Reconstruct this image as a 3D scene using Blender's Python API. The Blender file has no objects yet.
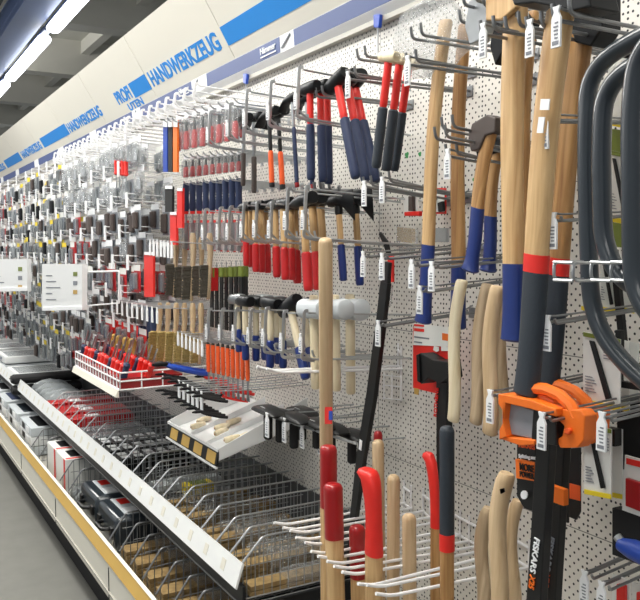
import bpy, math, random
from mathutils import Vector, Matrix
random.seed(7)
SC = bpy.context.scene
COL = SC.collection
# ------------------------------------------------------------------ camera, world, lights, exposure
FPX = 791.0
YAW = math.radians(30); PIT = math.radians(3.76)
CAM = Vector((-1.41, 0, 1.6))
cd = bpy.data.cameras.new('camera'); cam = bpy.data.objects.new('camera', cd); COL.objects.link(cam)
cam.location = CAM; cam.rotation_euler = (math.pi/2-PIT, 0, -YAW)
cd.sensor_fit = 'HORIZONTAL'; cd.sensor_width = 36; cd.lens = 36*FPX/640
SC.camera = cam
wd = bpy.data.worlds.new('world'); SC.world = wd; wd.use_nodes = True
wd.node_tree.nodes['Background'].inputs[0].default_value = (.93, .96, 1, 1)
wd.node_tree.nodes['Background'].inputs[1].default_value = .36
SC.view_settings.view_transform = 'Standard'; SC.view_settings.look = 'None'
SC.view_settings.gamma = 1; SC.view_settings.exposure = 0.08; SC.view_settings.use_curve_mapping = False
def area(name, loc, rot, sx, sy, power, col=(1, .98, .95)):
    l = bpy.data.lights.new(name, 'AREA'); l.shape = 'RECTANGLE'; l.size = sx; l.size_y = sy; l.energy = power; l.color = col
    o = bpy.data.objects.new(name, l); COL.objects.link(o); o.location = loc; o.rotation_euler = rot; return o
# rows of hall lighting over the aisle (above and behind the viewer), then two added fills
area('hall_light_aisle', (-1.15, 3.9, 3.15), (0, math.radians(-10), 0), .3, 7, 105)
area('hall_light_aisle', (-1.9, 9.0, 4.0), (0, math.radians(-14), 0), .5, 5, 110)
area('fill_light_opposite', (-4.2, 5.5, 2.9), (0, math.radians(-88), 0), .8, 9, 52)  # added fill facing the wall, brightens sign and shelf fronts
area('hall_light_rear', (-3.0, -1.5, 3.6), (math.radians(38), 0, math.radians(-40)), 2.5, .8, 22)

area('fill_light_upward', (-1.0, 6.0, 3.75), (math.pi, 0, 0), .5, 12, 700)  # added upward fill, stands in for floor bounce on the ceiling

# ------------------------------------------------------------------ helpers: pixel of the photo -> place in the room
fv = Vector((math.sin(YAW)*math.cos(PIT), math.cos(YAW)*math.cos(PIT), -math.sin(PIT)))
rv = Vector((math.cos(YAW), -math.sin(YAW), 0)); uv = rv.cross(fv)
def ray(px, py): return fv + rv*((px-320)/FPX) + uv*((300-py)/FPX)
def W(px, py, d=0.0):            # on the plane at distance d in front of the pegboard
    q = ray(px, py); return CAM + q*((-d-CAM.x)/q.x)
def T(px, py, t):                # on the plane y = t
    q = ray(px, py); return CAM + q*(t/q.y)
def ZP(px, py, z):
    q = ray(px, py); return CAM + q*((z-CAM.z)/q.z)
def mpp(p): return (p-CAM).dot(fv)/FPX   # metres per pixel there

# ------------------------------------------------------------------ materials
def lin(h):
    h = h.lstrip('#'); r = [int(h[i:i+2], 16)/255 for i in (0, 2, 4)]
    return tuple((c/12.92 if c <= .04045 else ((c+.055)/1.055)**2.4) for c in r)+(1,)
def nodes(name):
    m = bpy.data.materials.new(name); m.use_nodes = True; nt = m.node_tree
    return m, nt, nt.nodes['Principled BSDF']
def mat(name, h, rough=.5, metal=0, var=.12, scale=30, bump=0, coat=0, alpha=1, trans=0):
    m, nt, b = nodes(name); c = lin(h)
    tc = nt.nodes.new('ShaderNodeTexCoord'); n = nt.nodes.new('ShaderNodeTexNoise'); n.inputs['Scale'].default_value = scale
    n.inputs['Detail'].default_value = 3
    nt.links.new(tc.outputs['Object'], n.inputs['Vector'])
    mx = nt.nodes.new('ShaderNodeMix'); mx.data_type = 'RGBA'
    mx.inputs[6].default_value = tuple(x*(1-var) for x in c[:3])+(1,); mx.inputs[7].default_value = tuple(min(1, x*(1+var)) for x in c[:3])+(1,)
    nt.links.new(n.outputs['Fac'], mx.inputs[0]); nt.links.new(mx.outputs[2], b.inputs['Base Color'])
    b.inputs['Roughness'].default_value = rough; b.inputs['Metallic'].default_value = metal
    b.inputs['Coat Weight'].default_value = coat; b.inputs['Alpha'].default_value = alpha
    b.inputs['Transmission Weight'].default_value = trans
    if bump:
        bp = nt.nodes.new('ShaderNodeBump'); bp.inputs['Strength'].default_value = bump; bp.inputs['Distance'].default_value = .002
        nt.links.new(n.outputs['Fac'], bp.inputs['Height']); nt.links.new(bp.outputs[0], b.inputs['Normal'])
    return m
def wood(name, a, b_, sc=1.0, rough=.45):
    m, nt, b = nodes(name)
    tc = nt.nodes.new('ShaderNodeTexCoord'); mp = nt.nodes.new('ShaderNodeMapping'); mp.inputs['Scale'].default_value = (60*sc, 60*sc, 4*sc)
    oi = nt.nodes.new('ShaderNodeObjectInfo'); add = nt.nodes.new('ShaderNodeVectorMath'); add.operation = 'ADD'
    sm = nt.nodes.new('ShaderNodeVectorMath'); sm.operation = 'SCALE'; sm.inputs['Scale'].default_value = 3.0
    nt.links.new(oi.outputs['Location'], sm.inputs[0]); nt.links.new(tc.outputs['Object'], add.inputs[0]); nt.links.new(sm.outputs[0], add.inputs[1])
    nt.links.new(add.outputs[0], mp.inputs['Vector'])
    n = nt.nodes.new('ShaderNodeTexNoise'); n.inputs['Scale'].default_value = 1; n.inputs['Detail'].default_value = 5; n.inputs['Distortion'].default_value = .8
    nt.links.new(mp.outputs[0], n.inputs['Vector'])
    cr = nt.nodes.new('ShaderNodeValToRGB'); cr.color_ramp.elements[0].position = .3; cr.color_ramp.elements[1].position = .7
    cr.color_ramp.elements[0].color = lin(b_); cr.color_ramp.elements[1].color = lin(a)
    nt.links.new(n.outputs['Fac'], cr.inputs[0]); nt.links.new(cr.outputs[0], b.inputs['Base Color']); b.inputs['Roughness'].default_value = rough
    return m
M = {}
M['ash'] = wood('ash_wood', '#d9b887', '#b08756')
M['ash2'] = wood('oiled_ash_wood', '#c79c66', '#94683a')
M['kindling'] = wood('dark_slat_wood', '#a58a5c', '#77603a', .7)
M['beech'] = wood('beech_wood', '#d5bc98', '#b99c76')
M['pale'] = wood('pale_wood', '#eadfc4', '#d5c6a2')
M['grey_wood'] = wood('raw_wood', '#cbb596', '#9d8566', .8)
M['blue'] = mat('blue_lacquer', '#122c70', .35, var=.1, coat=.3)
M['red'] = mat('red_lacquer', '#bf1a1d', .35, coat=.3)
M['fire'] = mat('bright_red', '#dd2a22', .4)
M['dred'] = mat('dark_red_lacquer', '#9c1418', .3, coat=.3)
M['navy'] = mat('navy_rubber', '#222f50', .6, bump=.2, scale=200)
M['char'] = mat('charcoal_rubber', '#2a323b', .6, bump=.2, scale=200)
M['black'] = mat('black_plastic', '#0f1011', .45)
M['forged'] = mat('black_forged_steel', '#191b1e', .42, .5)
M['steel'] = mat('steel', '#a9adb0', .3, .9)
M['chrome'] = mat('zinc_wire', '#b4b7ba', .32, .75, var=.05)
M['wire'] = mat('dark_wire', '#8b8d8f', .4, .8, var=.05)
M['whitewire'] = mat('white_coated_wire', '#e9e9ea', .4, var=.03)
M['tag'] = mat('white_price_tag', '#eceef0', .5, var=.03)
M['print'] = mat('grey_print', '#7c8088', .6)
M['white'] = mat('white_plastic', '#e6e8e8', .4, var=.03)
M['cream'] = mat('cream_sign_board', '#dedbcf', .6, var=.02, scale=3)
M['signblue'] = mat('sign_blue', '#1f87d8', .5, var=.03)
M['slate'] = mat('slate_blue_strip', '#435380', .5, var=.08, scale=8)
M['orange'] = mat('orange_plastic', '#ee7320', .4)
M['dorange'] = mat('orange_red_rubber', '#ef5d20', .5)
M['grey'] = mat('grey_plastic', '#8b9198', .4)
M['lgrey'] = mat('light_grey_rubber', '#c6ccd0', .5, var=.04)
M['dgrey'] = mat('dark_grey_paint', '#2a3239', .28, var=.06, coat=.4)
M['yellow'] = mat('yellow_print', '#e8cf2a', .5)
M['gold'] = mat('ochre_strip', '#bd9a4e', .5, var=.1, scale=10)
M['green'] = mat('green_print', '#6f7d2e', .5)
M['clover'] = mat('green_sticker', '#2f8c4a', .6)
M['card'] = mat('white_card', '#e2e3df', .6, var=.03)
M['bristle'] = mat('wire_bristle', '#4f4a40', .8, var=.5, scale=120, bump=.8)
M['bristle_y'] = mat('brass_bristle', '#a08a52', .8, var=.5, scale=120, bump=.8)
M['brown'] = mat('brown_grip', '#4a403c', .5)
M['dblue'] = mat('blue_plastic', '#1f46a8', .35)
M['bluesteel'] = mat('blue_painted_steel', '#54678f', .35, .1, var=.12, scale=2)
M['shelf'] = mat('shelf_grey_steel', '#b6b3aa', .5, var=.05, scale=5)
M['concrete'] = mat('concrete_floor', '#74746f', .55, var=.14, scale=9, bump=.1)
M['ceil'] = mat('grey_ceiling_sheet', '#b9b9b0', .8, var=.06, scale=2)
M['beam'] = mat('concrete_beam', '#c4c3ba', .8, var=.05, scale=3)
M['gpanel'] = mat('shaded_grey_panel', '#4d5052', .5, var=.1, scale=200)
M['umber'] = mat('dark_brown_wrap', '#3a2a24', .8, var=.5, scale=14)
M['fabric'] = mat('black_fabric', '#131315', .8)
def clear(name, h, a):
    m, nt, b = nodes(name); n = nt.nodes.new('ShaderNodeTexNoise'); n.inputs['Scale'].default_value = 60
    bp = nt.nodes.new('ShaderNodeBump'); bp.inputs['Strength'].default_value = .9; bp.inputs['Distance'].default_value = .01
    nt.links.new(n.outputs['Fac'], bp.inputs['Height']); nt.links.new(bp.outputs[0], b.inputs['Normal'])
    b.inputs['Base Color'].default_value = lin(h); b.inputs['Roughness'].default_value = .12; b.inputs['Alpha'].default_value = a
    return m
M['film'] = clear('clear_plastic_film', '#e8edf0', .28)
M['blister'] = clear('clear_blister', '#cfd6d9', .5)
def tube_mat():
    m, nt, b = nodes('lit_tube'); b.inputs['Emission Color'].default_value = (.93, .96, 1, 1); b.inputs['Emission Strength'].default_value = 5; return m
M['lit'] = tube_mat()
def peg_mat():
    m, nt, b = nodes('perforated_white_board'); N = nt.nodes; L = nt.links
    def mth(op, a, b_=None, c=None):
        n = N.new('ShaderNodeMath'); n.operation = op
        for i, v in enumerate((a, b_, c)):
            if v is None: continue
            if isinstance(v, (int, float)): n.inputs[i].default_value = v
            else: L.new(v, n.inputs[i])
        return n.outputs[0]
    tc = N.new('ShaderNodeTexCoord'); s = N.new('ShaderNodeSeparateXYZ'); L.new(tc.outputs['Object'], s.inputs[0])
    a = .0125
    Y = mth('DIVIDE', mth('ADD', s.outputs[1], 10-2.066), a); Z = mth('DIVIDE', mth('ADD', s.outputs[2], 10-.95), a)
    fy = mth('SUBTRACT', mth('FRACT', Y), .5); fz = mth('SUBTRACT', mth('FRACT', Z), .5)
    r = mth('SQRT', mth('ADD', mth('MULTIPLY', fy, fy), mth('MULTIPLY', fz, fz)))
    hole = mth('LESS_THAN', r, .24)
    iy = mth('FLOOR', Y); iz = mth('FLOOR', Z)
    chk = mth('LESS_THAN', mth('MODULO', mth('ADD', iy, iz), 2), .5)
    col = mth('LESS_THAN', mth('MODULO', iy, 6), .5)
    h = mth('MULTIPLY', hole, mth('MAXIMUM', chk, col))
    jy = mth('LESS_THAN', mth('FRACT', mth('ADD', s.outputs[1], 10-2.067)), .003)
    jz = mth('LESS_THAN', mth('FRACT', mth('DIVIDE', mth('ADD', s.outputs[2], 10-.95), .4)), .006)
    h = mth('MAXIMUM', h, mth('MULTIPLY', mth('MAXIMUM', jy, jz), .75))
    mx = N.new('ShaderNodeMix'); mx.data_type = 'RGBA'; mx.inputs[6].default_value = lin('#dcd9d2'); mx.inputs[7].default_value = lin('#26282a')
    L.new(h, mx.inputs[0]); L.new(mx.outputs[2], b.inputs['Base Color']); b.inputs['Roughness'].default_value = .45
    return m
M['peg'] = peg_mat()

# ------------------------------------------------------------------ mesh builder
class MB:
    def __init__(s): s.v = []; s.f = []; s.m = []; s.k = 0
    def add(s, vs, fs):
        o = len(s.v); s.v += [tuple(v) for v in vs]
        for f in fs: s.f.append(tuple(i+o for i in f)); s.m.append(s.k)
        return s
    def box(s, x0, x1, y0, y1, z0, z1, mt=None):
        vs = [Vector((x, y, z)) for x in (x0, x1) for y in (y0, y1) for z in (z0, z1)]
        if mt: vs = [mt @ v for v in vs]
        return s.add(vs, [(0, 1, 3, 2), (4, 6, 7, 5), (0, 4, 5, 1), (2, 3, 7, 6), (0, 2, 6, 4), (1, 5, 7, 3)])
    def rings(s, rs, caps=True, closed=False):
        n = len(rs[0]); vs = [p for r in rs for p in r]; fs = []
        m = len(rs)
        for i in range(m if closed else m-1):
            j = (i+1) % m
            for k in range(n): fs.append((i*n+k, i*n+(k+1) % n, j*n+(k+1) % n, j*n+k))
        if caps and not closed: fs += [tuple(range(n))[::-1], tuple((m-1)*n+k for k in range(n))]
        return s.add(vs, fs)
    def tube(s, path, r, n=8, caps=True, flat=None):
        path = [Vector(p) for p in path]; rs = []
        up = None
        for i, p in enumerate(path):
            d = (path[min(i+1, len(path)-1)]-path[max(i-1, 0)]).normalized()
            if up is None:
                up = Vector((0, 0, 1)) if abs(d.z) < .9 else Vector((0, 1, 0))
            a = d.cross(up).normalized(); up = a.cross(d).normalized()
            rr = r[i] if isinstance(r, (list, tuple)) else r
            ra, rb = (rr, rr) if flat is None else flat
            rs.append([p+a*ra*math.cos(2*math.pi*k/n)+up*rb*math.sin(2*math.pi*k/n) for k in range(n)])
        return s.rings(rs, caps)
    def loft(s, secs, n=14, axis='z'):       # (along, cx, cy, rx, ry)
        rs = []
        for (z, cx, cy, rx, ry) in secs:
            r = []
            for k in range(n):
                a = 2*math.pi*k/n; c, q = math.cos(a), math.sin(a)
                c = math.copysign(abs(c)**.8, c); q = math.copysign(abs(q)**.8, q)
                x, y = cx+rx*c, cy+ry*q
                r.append({'z': (x, y, z), 'y': (x, z, y), 'x': (z, x, y)}[axis])
            rs.append(r)
        return s.rings(rs)
    def prism(s, poly, a0, a1, axis='x'):    # poly in the other two coordinates, extruded along axis
        mk = {'x': lambda a, p: (a, p[0], p[1]), 'y': lambda a, p: (p[0], a, p[1]), 'z': lambda a, p: (p[0], p[1], a)}[axis]
        n = len(poly); vs = [mk(a0, p) for p in poly]+[mk(a1, p) for p in poly]
        return s.add(vs, [tuple(range(n))[::-1], tuple(range(n, 2*n))]+[(i, (i+1) % n, n+(i+1) % n, n+i) for i in range(n)])
    def obj(s, name, mats, parent=None, bevel=0, smooth=True):
        me = bpy.data.meshes.new(name); me.from_pydata(s.v, [], s.f)
        if not isinstance(mats, (list, tuple)): mats = [mats]
        for q in mats: me.materials.append(M[q])
        me.polygons.foreach_set('material_index', s.m)
        if smooth:
            me.polygons.foreach_set('use_smooth', [True]*len(me.polygons)); me.update(); me.set_sharp_from_angle(angle=math.radians(38))
        me.update(); me.validate()
        o = bpy.data.objects.new(name, me); COL.objects.link(o)
        if parent: o.parent = parent
        if bevel:
            b = o.modifiers.new('bevel', 'BEVEL'); b.width = bevel; b.segments = 2; b.limit_method = 'ANGLE'
        return o
def fix_normals():
    import bmesh
    for me in bpy.data.meshes:
        bm = bmesh.new(); bm.from_mesh(me); bmesh.ops.recalc_face_normals(bm, faces=bm.faces); bm.to_mesh(me); bm.free()
def fillet(pts, r, n=4):
    pts = [Vector(p) for p in pts]; out = [pts[0]]
    for i in range(1, len(pts)-1):
        a, b, c = pts[i-1], pts[i], pts[i+1]
        rr = min(r, (a-b).length*.48, (c-b).length*.48)
        p, q = b+(a-b).normalized()*rr, b+(c-b).normalized()*rr
        for k in range(n+1):
            t = k/n; out.append(p*(1-t)**2+b*2*t*(1-t)+q*t*t)
    return out+[pts[-1]]
def tag(o, label, cat, group=None):
    o['label'] = label; o['category'] = cat
    if group: o['group'] = group
    return o
def empty(name, loc=(0, 0, 0), label=None, cat=None, group=None):
    o = bpy.data.objects.new(name, None); o.empty_display_size = .03; COL.objects.link(o); o.location = loc
    if label: tag(o, label, cat, group)
    return o
def struct(o): o['kind'] = 'structure'; return o
KIDS = {}
def copy_tree(o, label=None, group=None, parent=None):
    c = o.copy(); COL.objects.link(c)
    if parent: c.parent = parent
    for ch in [x for x in kids(o)]: copy_tree(ch, parent=c)
    if label: c['label'] = label
    if group: c['group'] = group
    return c
def kids(o): return [x for x in COL.objects if x.parent == o] if o.name not in KIDS else KIDS[o.name]
def freeze(o):                    # remember a prototype's children so that copying stays quick
    def rec(q):
        KIDS[q.name] = [x for x in COL.objects if x.parent == q]
        for x in KIDS[q.name]: rec(x)
    rec(o); return o
def orient(o, P, Q, spin=0):      # local +Z runs from Q (bottom) to P (top), origin at P, local Y along the wall
    z = (P-Q).normalized(); y = (Vector((0, 1, 0))-z*z.y).normalized(); x = y.cross(z)
    R = Matrix((x, y, z)).transposed()
    if spin: R = R @ Matrix.Rotation(spin, 3, 'Z')
    o.matrix_world = Matrix.Translation(P) @ R.to_4x4(); return o
def text(name, s, mt, w, h, o, xd, yd, mat_, parent=None, bold=.012, th=.001):
    cu = bpy.data.curves.new(name, 'FONT'); cu.body = s; cu.size = 1; cu.offset = bold; cu.extrude = .004
    t = bpy.data.objects.new(name, cu); COL.objects.link(t)
    dg = bpy.context.evaluated_depsgraph_get(); me = bpy.data.meshes.new_from_object(t.evaluated_get(dg))
    bpy.data.objects.remove(t); me.name = name
    xs = [v.co.x for v in me.vertices]; ys = [v.co.y for v in me.vertices]
    x0, x1, y0, y1 = min(xs), max(xs), min(ys), max(ys)
    xd = Vector(xd).normalized(); yd = Vector(yd).normalized(); nd = xd.cross(yd)
    for v in me.vertices:
        a = (v.co.x-x0)/(x1-x0)*w; b = (v.co.y-y0)/(y1-y0)*h
        v.co = Vector(o)+xd*a+yd*b+nd*(v.co.z/.004*th)
    me.materials.clear(); me.materials.append(M[mat_])
    q = bpy.data.objects.new(name, me); COL.objects.link(q)
    if parent: q.parent = parent
    return q
def polyW(px, d): return [(p.y, p.z) for p in (W(x, y, d) for x, y in px)]

# ------------------------------------------------------------------ the setting
struct(MB().box(-6, 6, -3, 18, -.05, 0).obj('floor', 'concrete'))
struct(MB().box(0, .04, .2, 16, .2, 2.42).obj('wall_right', 'peg', smooth=False))
struct(MB().box(.045, .09, .2, 16, 0, 2.4).obj('wall_rear', 'shelf', smooth=False))
struct(MB().box(-.006, -.001, 2.072, 16, .2, .705).obj('trim_40', 'gpanel', smooth=False))  # grey back panel, the shade behind the shelf is put into its colour
cb = MB().box(-7, 8, -3, 22, 4.6, 4.65)
struct(cb.obj('ceiling', 'ceil', smooth=False))
for i, y in enumerate([1.3+2.7*k for k in range(8)]):
    struct(MB().prism([(y-.22, 4.6), (y-.14, 4.12), (y+.14, 4.12), (y+.22, 4.6)], -7, 8, 'x').obj('trim_%d' % (i+1), 'beam', smooth=False))
for i, x in enumerate([-.3, .55, 1.5, 2.5, 3.6]):
    struct(MB().box(x-.06, x+.06, -3, 22, 4.42, 4.6).obj('trim_%d' % (i+20), 'beam', smooth=False))
# blue beam, tube lamps and the dark rolls stored over it
b = MB().box(-.385, -.155, 2, 16, 3.31, 3.36); b.box(-.385, -.365, 2, 16, 3.36, 3.5); b.box(-.175, -.155, 2, 16, 3.36, 3.5)
tag(b.obj('cable_trunking', 'bluesteel', bevel=.004), 'long blue painted steel trunking above the white lamp row', 'beam')
for y, side in ((5.47, 'topmost in the picture'), (7.49, 'middle of the row'), (9.5, 'far end of the row')):
    e = empty('tube_lamp', (-.1, y, 3.26), 'bright white fluorescent tube lamp under the ceiling, '+side, 'lamp', 'tube lamps in a row along the aisle')
    MB().loft([(-.9, 0, 0, .012, .01), (-.89, 0, 0, .03, .02), (-.84, 0, 0, .052, .035), (.84, 0, 0, .052, .035), (.89, 0, 0, .03, .02), (.9, 0, 0, .012, .01)], 12, 'y').obj('lit_diffuser', 'lit', e)
    MB().box(-.035, .03, -.99, .99, .032, .06).obj('lamp_housing', 'bluesteel', e, bevel=.004)
    MB().box(-.02, .02, .9, .93, -.01, .03).obj('end_cap', 'steel', e)
    MB().box(-.02, .0, -.8, -.77, .058, .6).obj('bracket', 'steel', e)
for k in range(9):
    y = 4.6+k*.62; r = .2+.05*((k*7) % 3)
    e = empty('wrapped_roll', (-.75, y, 3.5), 'dark brown wrapped roll standing upright beyond the blue trunking', 'roll', 'dark rolls stored above the aisle')
    MB().loft([(0, 0, 0, r*.95, r*.95), (.03, 0, 0, r, r), (1.0, 0, 0, r, r*.96), (1.03, 0, 0, r*.9, r*.9)], 14).obj('wrapping', ('umber', 'black', 'brown')[k % 3], e)
    MB().loft([(1.0, 0, 0, .05, .05), (1.09, 0, 0, .05, .05)], 10).obj('core_tube', 'grey_wood', e)
tag(MB().box(-1.1, -.44, 4.2, 12, 3.44, 3.5).obj('storage_shelf', 'forged'), 'dark shelf board carrying brown rolls beside the blue trunking', 'shelf')

# fascia sign
FA = Vector((-.045, 0, 2.385)); FB = Vector((-.22, 0, 2.68)); fu = (FB-FA).normalized(); fn = Vector((0, -1, 0)).cross(fu)
def FP(t, s, o=.0): return Vector((0, t, 0))+FA+fu*s+fn*o
sgn = empty('fascia_sign', (0, 6, 2.5), 'long cream overhead sign with blue bars and HANDWERKZEUG lettering', 'sign')
def kid(o):
    if o.parent is sgn or o.parent is rail: o.matrix_parent_inverse = Matrix.Translation(-o.parent.location)
    return o
def slab(name, m, t0, t1, s0, s1, o0, o1, parent, **k):
    b = MB(); vs = [FP(t, s, o) for t in (t0, t1) for s in (s0, s1) for o in (o0, o1)]
    b.add(vs, [(0, 1, 3, 2), (4, 6, 7, 5), (0, 4, 5, 1), (2, 3, 7, 6), (0, 2, 6, 4), (1, 5, 7, 3)])
    o = b.obj(name, m, parent, smooth=False, **k); o.matrix_parent_inverse = Matrix.Translation(-parent.location); return o
for k in range(13): slab('board_panel', 'cream', k+1.072-.5*(k == 0), k+2.066, 0, .343, -.012, 0, sgn)
slab('blue_bar', 'signblue', 2.15, 3.066, .055, .135, 0, .0015, sgn)
for a, b_ in ((4.07, 4.36), (5.96, 6.88), (7.93, 8.8), (9.9, 10.7)): slab('blue_bar', 'signblue', a, b_, .052, .135, 0, .0015, sgn)
def stext(name, s, t0, t1, s0, s1):
    o = text(name, s, None, t0-t1, s1-s0, FP(t0, s0, .001), (0, -1, 0), fu, 'signblue', sgn, bold=.03)
    o.matrix_parent_inverse = Matrix.Translation(-sgn.location)
stext('lettering', 'HANDWERKZEUG', 4.03, 3.13, .055, .135)
stext('lettering', 'PROFI', 4.66, 4.39, .06, .135)
stext('lettering', 'HANDWERKZEUG', 5.93, 5.03, .055, .125)
stext('lettering', 'HANDWERKZEUG', 7.84, 6.95, .055, .125)
stext('lettering', 'HANDWERKZEUG', 9.82, 8.9, .055, .125)
stext('lettering', 'UTEN', 4.54, 4.28, .002, .045)
# label rail under the sign
rail = empty('label_rail', (0, 6, 2.35), 'long label rail with slate blue strips beneath the cream sign', 'rail')
b = MB(); b.prism([(-.047, 2.382), (-.043, 2.322), (-.022, 2.300), (0, 2.300), (0, 2.382)], .5, 15, 'y'); o = b.obj('rail_profile', 'white', rail, smooth=False); kid(o)
b = MB(); b.box(-.026, -.002, .5, 15, 2.285, 2.300); kid(b.obj('rail_underside', 'shelf', rail, smooth=False))
segs = [(1.75, 2.55), (2.66, 3.38), (3.57, 4.36), (4.52, 5.32), (5.5, 6.3), (6.5, 7.3), (7.5, 8.3), (8.5, 9.3), (9.5, 10.3)]
for a, b_ in segs:
    kid(MB().prism([(-.0485, 2.380), (-.0445, 2.324), (-.043, 2.324), (-.047, 2.380)], a, b_, 'y').obj('slate_strip', 'slate', rail, smooth=False))
for a, b_ in segs[:4]:
    g = Vector((-.0465, 0, 2.352))
    kid(text('strip_text', 'H\u00e4mmer', None, .13, .024, Vector((-.0487, a+.16, 2.346)), (0, -1, 0), (-.07, 0, 1), 'tag', rail, bold=.01))
    kid(MB().box(-.0492, -.0475, a+.03, a+.16, 2.333, 2.337).obj('strip_text', 'tag', rail))
    kid(MB().tube([(-.049, a-.02, 2.335), (-.049, a-.085, 2.372)], .004, 6).obj('tool_pictogram', 'grey', rail))
# sign hanger clip and blue clips
for px, py, q in ((246, 78, 103), (378, 20, 55)):
    p = W(px, py, .035)
    e = empty('sign_clip', p, 'blue plastic clip with thin drop rod under the label rail, '+('left of the two' if px < 300 else 'right of the two'), 'clip', 'blue rail clips')
    MB().prism([(-.018, .012), (.018, .02), (.016, -.02), (-.012, -.026)], -.006, .006, 'x').obj('clip_body', 'dblue', e, bevel=.002)
    L = (W(px, py, .035)-W(px, q, .035)).length
    MB().tube([(0, 0, -.02), (0, 0, -L), (-.01, .01, -L-.01)], .003, 6).obj('drop_rod', 'chrome', e)

# ------------------------------------------------------------------ price tags and hooks
def add_tag(parent, p, s=1.0, near=False, w='tag'):
    if parent.name.startswith('price_holder'):
        D_ = -parent.location.x; MB().tube(fillet([(0, 0, 0), (D_*.6, 0, -.012), (D_, 0, -.01)], .03), .0022, 5).obj('label_arm', 'chrome', parent)
    h = .062*s; q = .0095*s
    y, z = p.y, p.z
    poly = [(y-q, z-h), (y+q, z-h), (y+q, z-.016*s), (y+q*.45, z-.006*s), (y+q*.8, z+.003*s), (y-q*.8, z+.003*s), (y-q*.45, z-.006*s), (y-q, z-.016*s)]
    t = MB().prism(poly, p.x-.002, p.x+.002, 'x').obj('price_tag', w, parent, smooth=False)
    if near:
        b = MB()
        for k in range(5): b.box(p.x-.0026, p.x-.0018, y-q*.55, y+q*(.2+.1*(k*3 % 4)), z-.022*s-k*.006*s, z-.0245*s-k*.006*s)
        b.box(p.x-.0026, p.x-.0018, y-q*.7, y+q*.7, z-.058*s, z-.052*s)
        b.obj('printed_lines', 'print', t, smooth=False)
    return t
nh = [0]
def peg_hook(tip, length, label, sep=.035, drop=0.03, m='wire', r=.0032, tagon=True, tip_up=.025, group='peg hooks with white price tags', over=.045, near=True, tags=1.0):
    # tip: Vector, prongs run along +X to the board, falling by drop
    e = empty('peg_hook', (0, tip.y, tip.z-drop), label, 'hook', group)
    loc = lambda x, y, z: (x, y, z+drop)
    L = -tip.x
    for s in ((-sep/2, sep/2) if sep else (0,)):
        MB().tube(fillet([(0, s, 0), (-.02, s, 0.002), loc(-L, s, 0), loc(-L-.004, s, tip_up)], .012), r, 7).obj('prong', m, e)
    MB().box(-.004, 0, -sep/2-.012, sep/2+.012, -.014, .014).obj('back_plate', m, e, bevel=.001)
    if tagon:
        MB().tube(fillet([(0, sep/2, .02), (-.03, sep/2, over*.6), loc(-L+.005, 0, over), loc(-L-.012, 0, over+.002)], .02), r*.7, 6).obj('label_arm', m, e)
        add_tag(e, Vector((-L-.012, 0, drop+over)), tags, near)
    return e
def drop_hook(tip, h, label, group, length=None, m='chrome', near=True, tagm='tag', tagz=.55, sep=.04):
    # long overarm hook: prong below, arm above, joined by a vertical strap that carries the tag
    L = -tip.x; e = empty('overarm_hook', (0, tip.y, tip.z), label, 'hook', group)
    MB().tube(fillet([(0, 0, -.02), (-L+.02, 0, 0), (-L-.012, 0, .028)], .01), .0032, 6).obj('prong', m, e)
    MB().tube(fillet([(0, sep, -.02+h*.0), (-L+.05, sep, 0), (-L+.045, sep, .02)], .01), .0032, 6).obj('prong', m, e)
    MB().tube(fillet([(0, 0, h-.02), (-L+.01, 0, h)], .01), .003, 6).obj('label_arm', m, e)
    MB().tube(fillet([(-L+.01, 0, h+.006), (-L-.002, 0, h+.006), (-L-.006, 0, h*.5), (-L-.006, 0, .03), (-L-.012, 0, .004), (-L+.03, .0, -.004)], .012), .005, 6, flat=(.0025, .0055)).obj('front_strap', m, e)
    if tagm: add_tag(e, Vector((-L-.014, 0, h*tagz)), .8 if near else .8, near)
    return e
def hookpx(tip, d, label, px_len=None, **k):
    return peg_hook(W(tip[0], tip[1], d), d, label, **k)

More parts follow.
